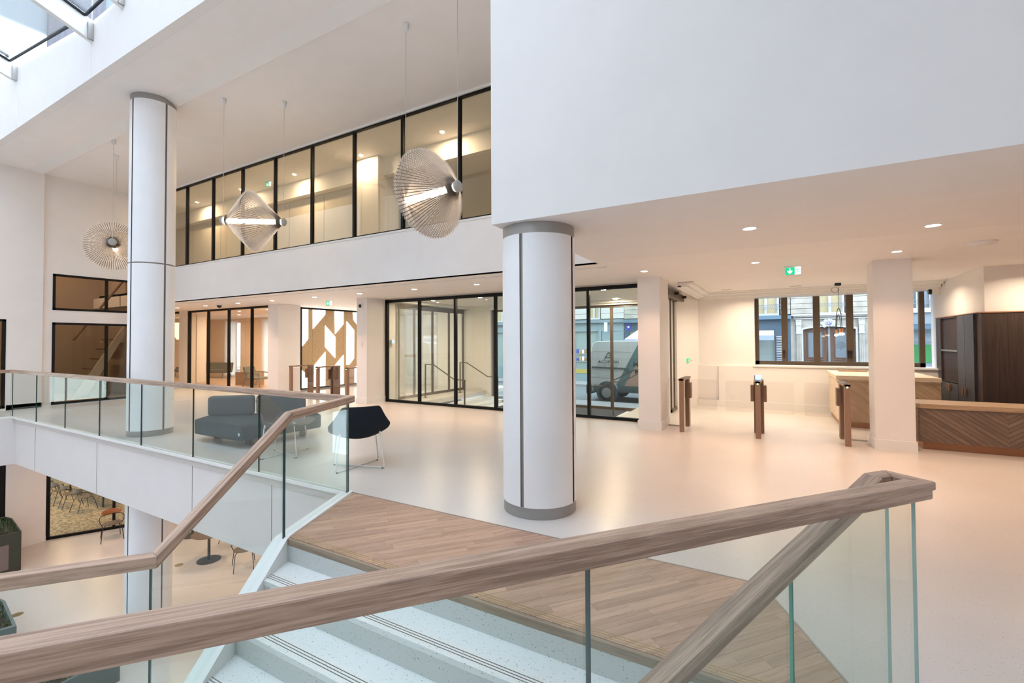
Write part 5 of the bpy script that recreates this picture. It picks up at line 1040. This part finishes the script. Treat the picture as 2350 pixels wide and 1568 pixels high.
# van
o = (-2.9, 15.7, -.46); t = thing('van', 'white delivery van with dark diagonal stripe parked in the street', 'van', o); Y0, Y1 = 14.8, 16.5
body = [(-5.36, .02), (-5.40, .5), (-5.36, 1.15), (-5.26, 1.48), (-5.12, 1.545), (-4.7, 1.565), (-2.2, 1.555), (-1.75, 1.45), (-1.25, .95), (-.75, .72), (-.60, .45), (-.58, -.12), (-5.3, -.12)]
bo = MB(o).prism(body, Y0, Y1, 'xz').build('body', 'van_white', t, bevel=.04, smooth=True)
MB(o).box(-5.50, -5.28, Y0 - .02, Y1 + .02, -.20, .10).build('bumper', 'van_dark', t, bevel=.02); MB(o).box(-4.42, -.58, Y0 - .012, Y1, -.12, .10).build('side_skirt', 'van_dark', t); MB(o).box(-5.25, -4.9, Y0 - .01, Y0, -.14, .10).build('side_skirt', 'van_dark', t)
for x in (-4.78, -1.45):
    MB(o).lathe([(0, -.02), (.36, -.02), (.36, .12), (0, .12)], (x, Y0 + .0, -.13), 28, 'y').build('wheel_arch', 'van_dark', t, smooth=True)
    for yy in (Y0 - .04, Y1 - .14):
        w_ = MB(o).lathe([(0, 0), (.22, 0), (.30, .03), (.315, .08), (.315, .16), (0, .16)], (x, yy, -.145), 28, 'y').build('wheel', 'tyre', t, smooth=True); MB(o).lathe([(0, -.012), (.08, -.012), (.165, -.003), (.17, .01)], (x, yy, -.145), 20, 'y').build('hubcap', 'hubcap', t, smooth=True)
MB(o).box(-5.44, -5.36, Y0 + .0, Y0 + .16, .22, .70).build('tail_light', 'tail_red', t, bevel=.01)
MB(o).prism([(-4.47, .10), (-4.20, .10), (-3.40, 1.50), (-3.72, 1.50)], Y0 - .006, Y0, 'xz').build('diagonal_stripe', 'van_teal', t); MB(o).prism([(-4.20, .10), (-2.6, .10), (-2.6, 1.50), (-3.40, 1.50)], Y0 - .004, Y0, 'xz').build('copper_field', 'van_copper', t)
b = MB(o)
for a, c in (((-5.26, 1.22), (-3.95, 1.20)), ((-5.26, 1.22), (-5.30, .70)), ((-4.28, 1.44), (-4.32, .1)), ((-5.3, .37), (-4.4, .33))): b.seg((a[0], Y0 - .003, a[1]), (c[0], Y0 - .003, c[1]), .006, .008) if abs(a[0] - c[0]) > .1 else b.box(a[0] - .004, a[0] + .004, Y0 - .004, Y0, c[1], a[1])
b.build('panel_gap', 'lamp_grey', t); MB(o).prism([(-5.29, .66), (-4.05, .63), (-4.05, .68), (-5.29, .71)], Y0 - .03, Y0, 'xz').build('rubbing_strip', 'van_dark', t)
MB(o).prism([(-1.95, 1.35), (-1.35, .9), (-1.95, .9)], Y0 - .004, Y0, 'xz').build('side_window', 'teal_glass', t)
ln = (-o[0], -o[1], -o[2])
def vt(nm, s, size, x, z, mat, sx=1, bold=0): text(nm, s, size, mat, t, (x - o[0], Y0 - .010 - o[1], z - o[2]), ext=.002, sx=sx, bold=bold)
vt('lettering', 'ACOPLAN', .135, -4.72, .865, 'text_dark', 1.12); vt('lettering', 'MURS MOBILES DEPUIS 1991', .048, -4.72, .765, 'text_grey', 1.05)
vt('lettering', 'MURS', .22, -3.62, .80, 'text_dark', 1.05, .004); vt('lettering', 'MOBILES', .22, -3.42, .57, 'text_dark', 1.05, .004)
b = MB(o)
for a, c in (((-4.83, 1.0), (-4.72, 1.18)), ((-4.72, 1.18), (-4.62, 1.0)), ((-4.81, 1.02), (-4.62, 1.02)), ((-4.86, .95), (-4.83, .99)), ((-4.70, 1.2), (-4.56, 1.0))):
    d = Vector((c[0] - a[0], c[1] - a[1])).normalized() * .010; b.prism([(a[0] - d.y, a[1] + d.x), (c[0] - d.y, c[1] + d.x), (c[0] + d.y, c[1] - d.x), (a[0] + d.y, a[1] - d.x)], Y0 - .012, Y0 - .006, 'xz')
b.build('logo_mark', 'text_dark', t)
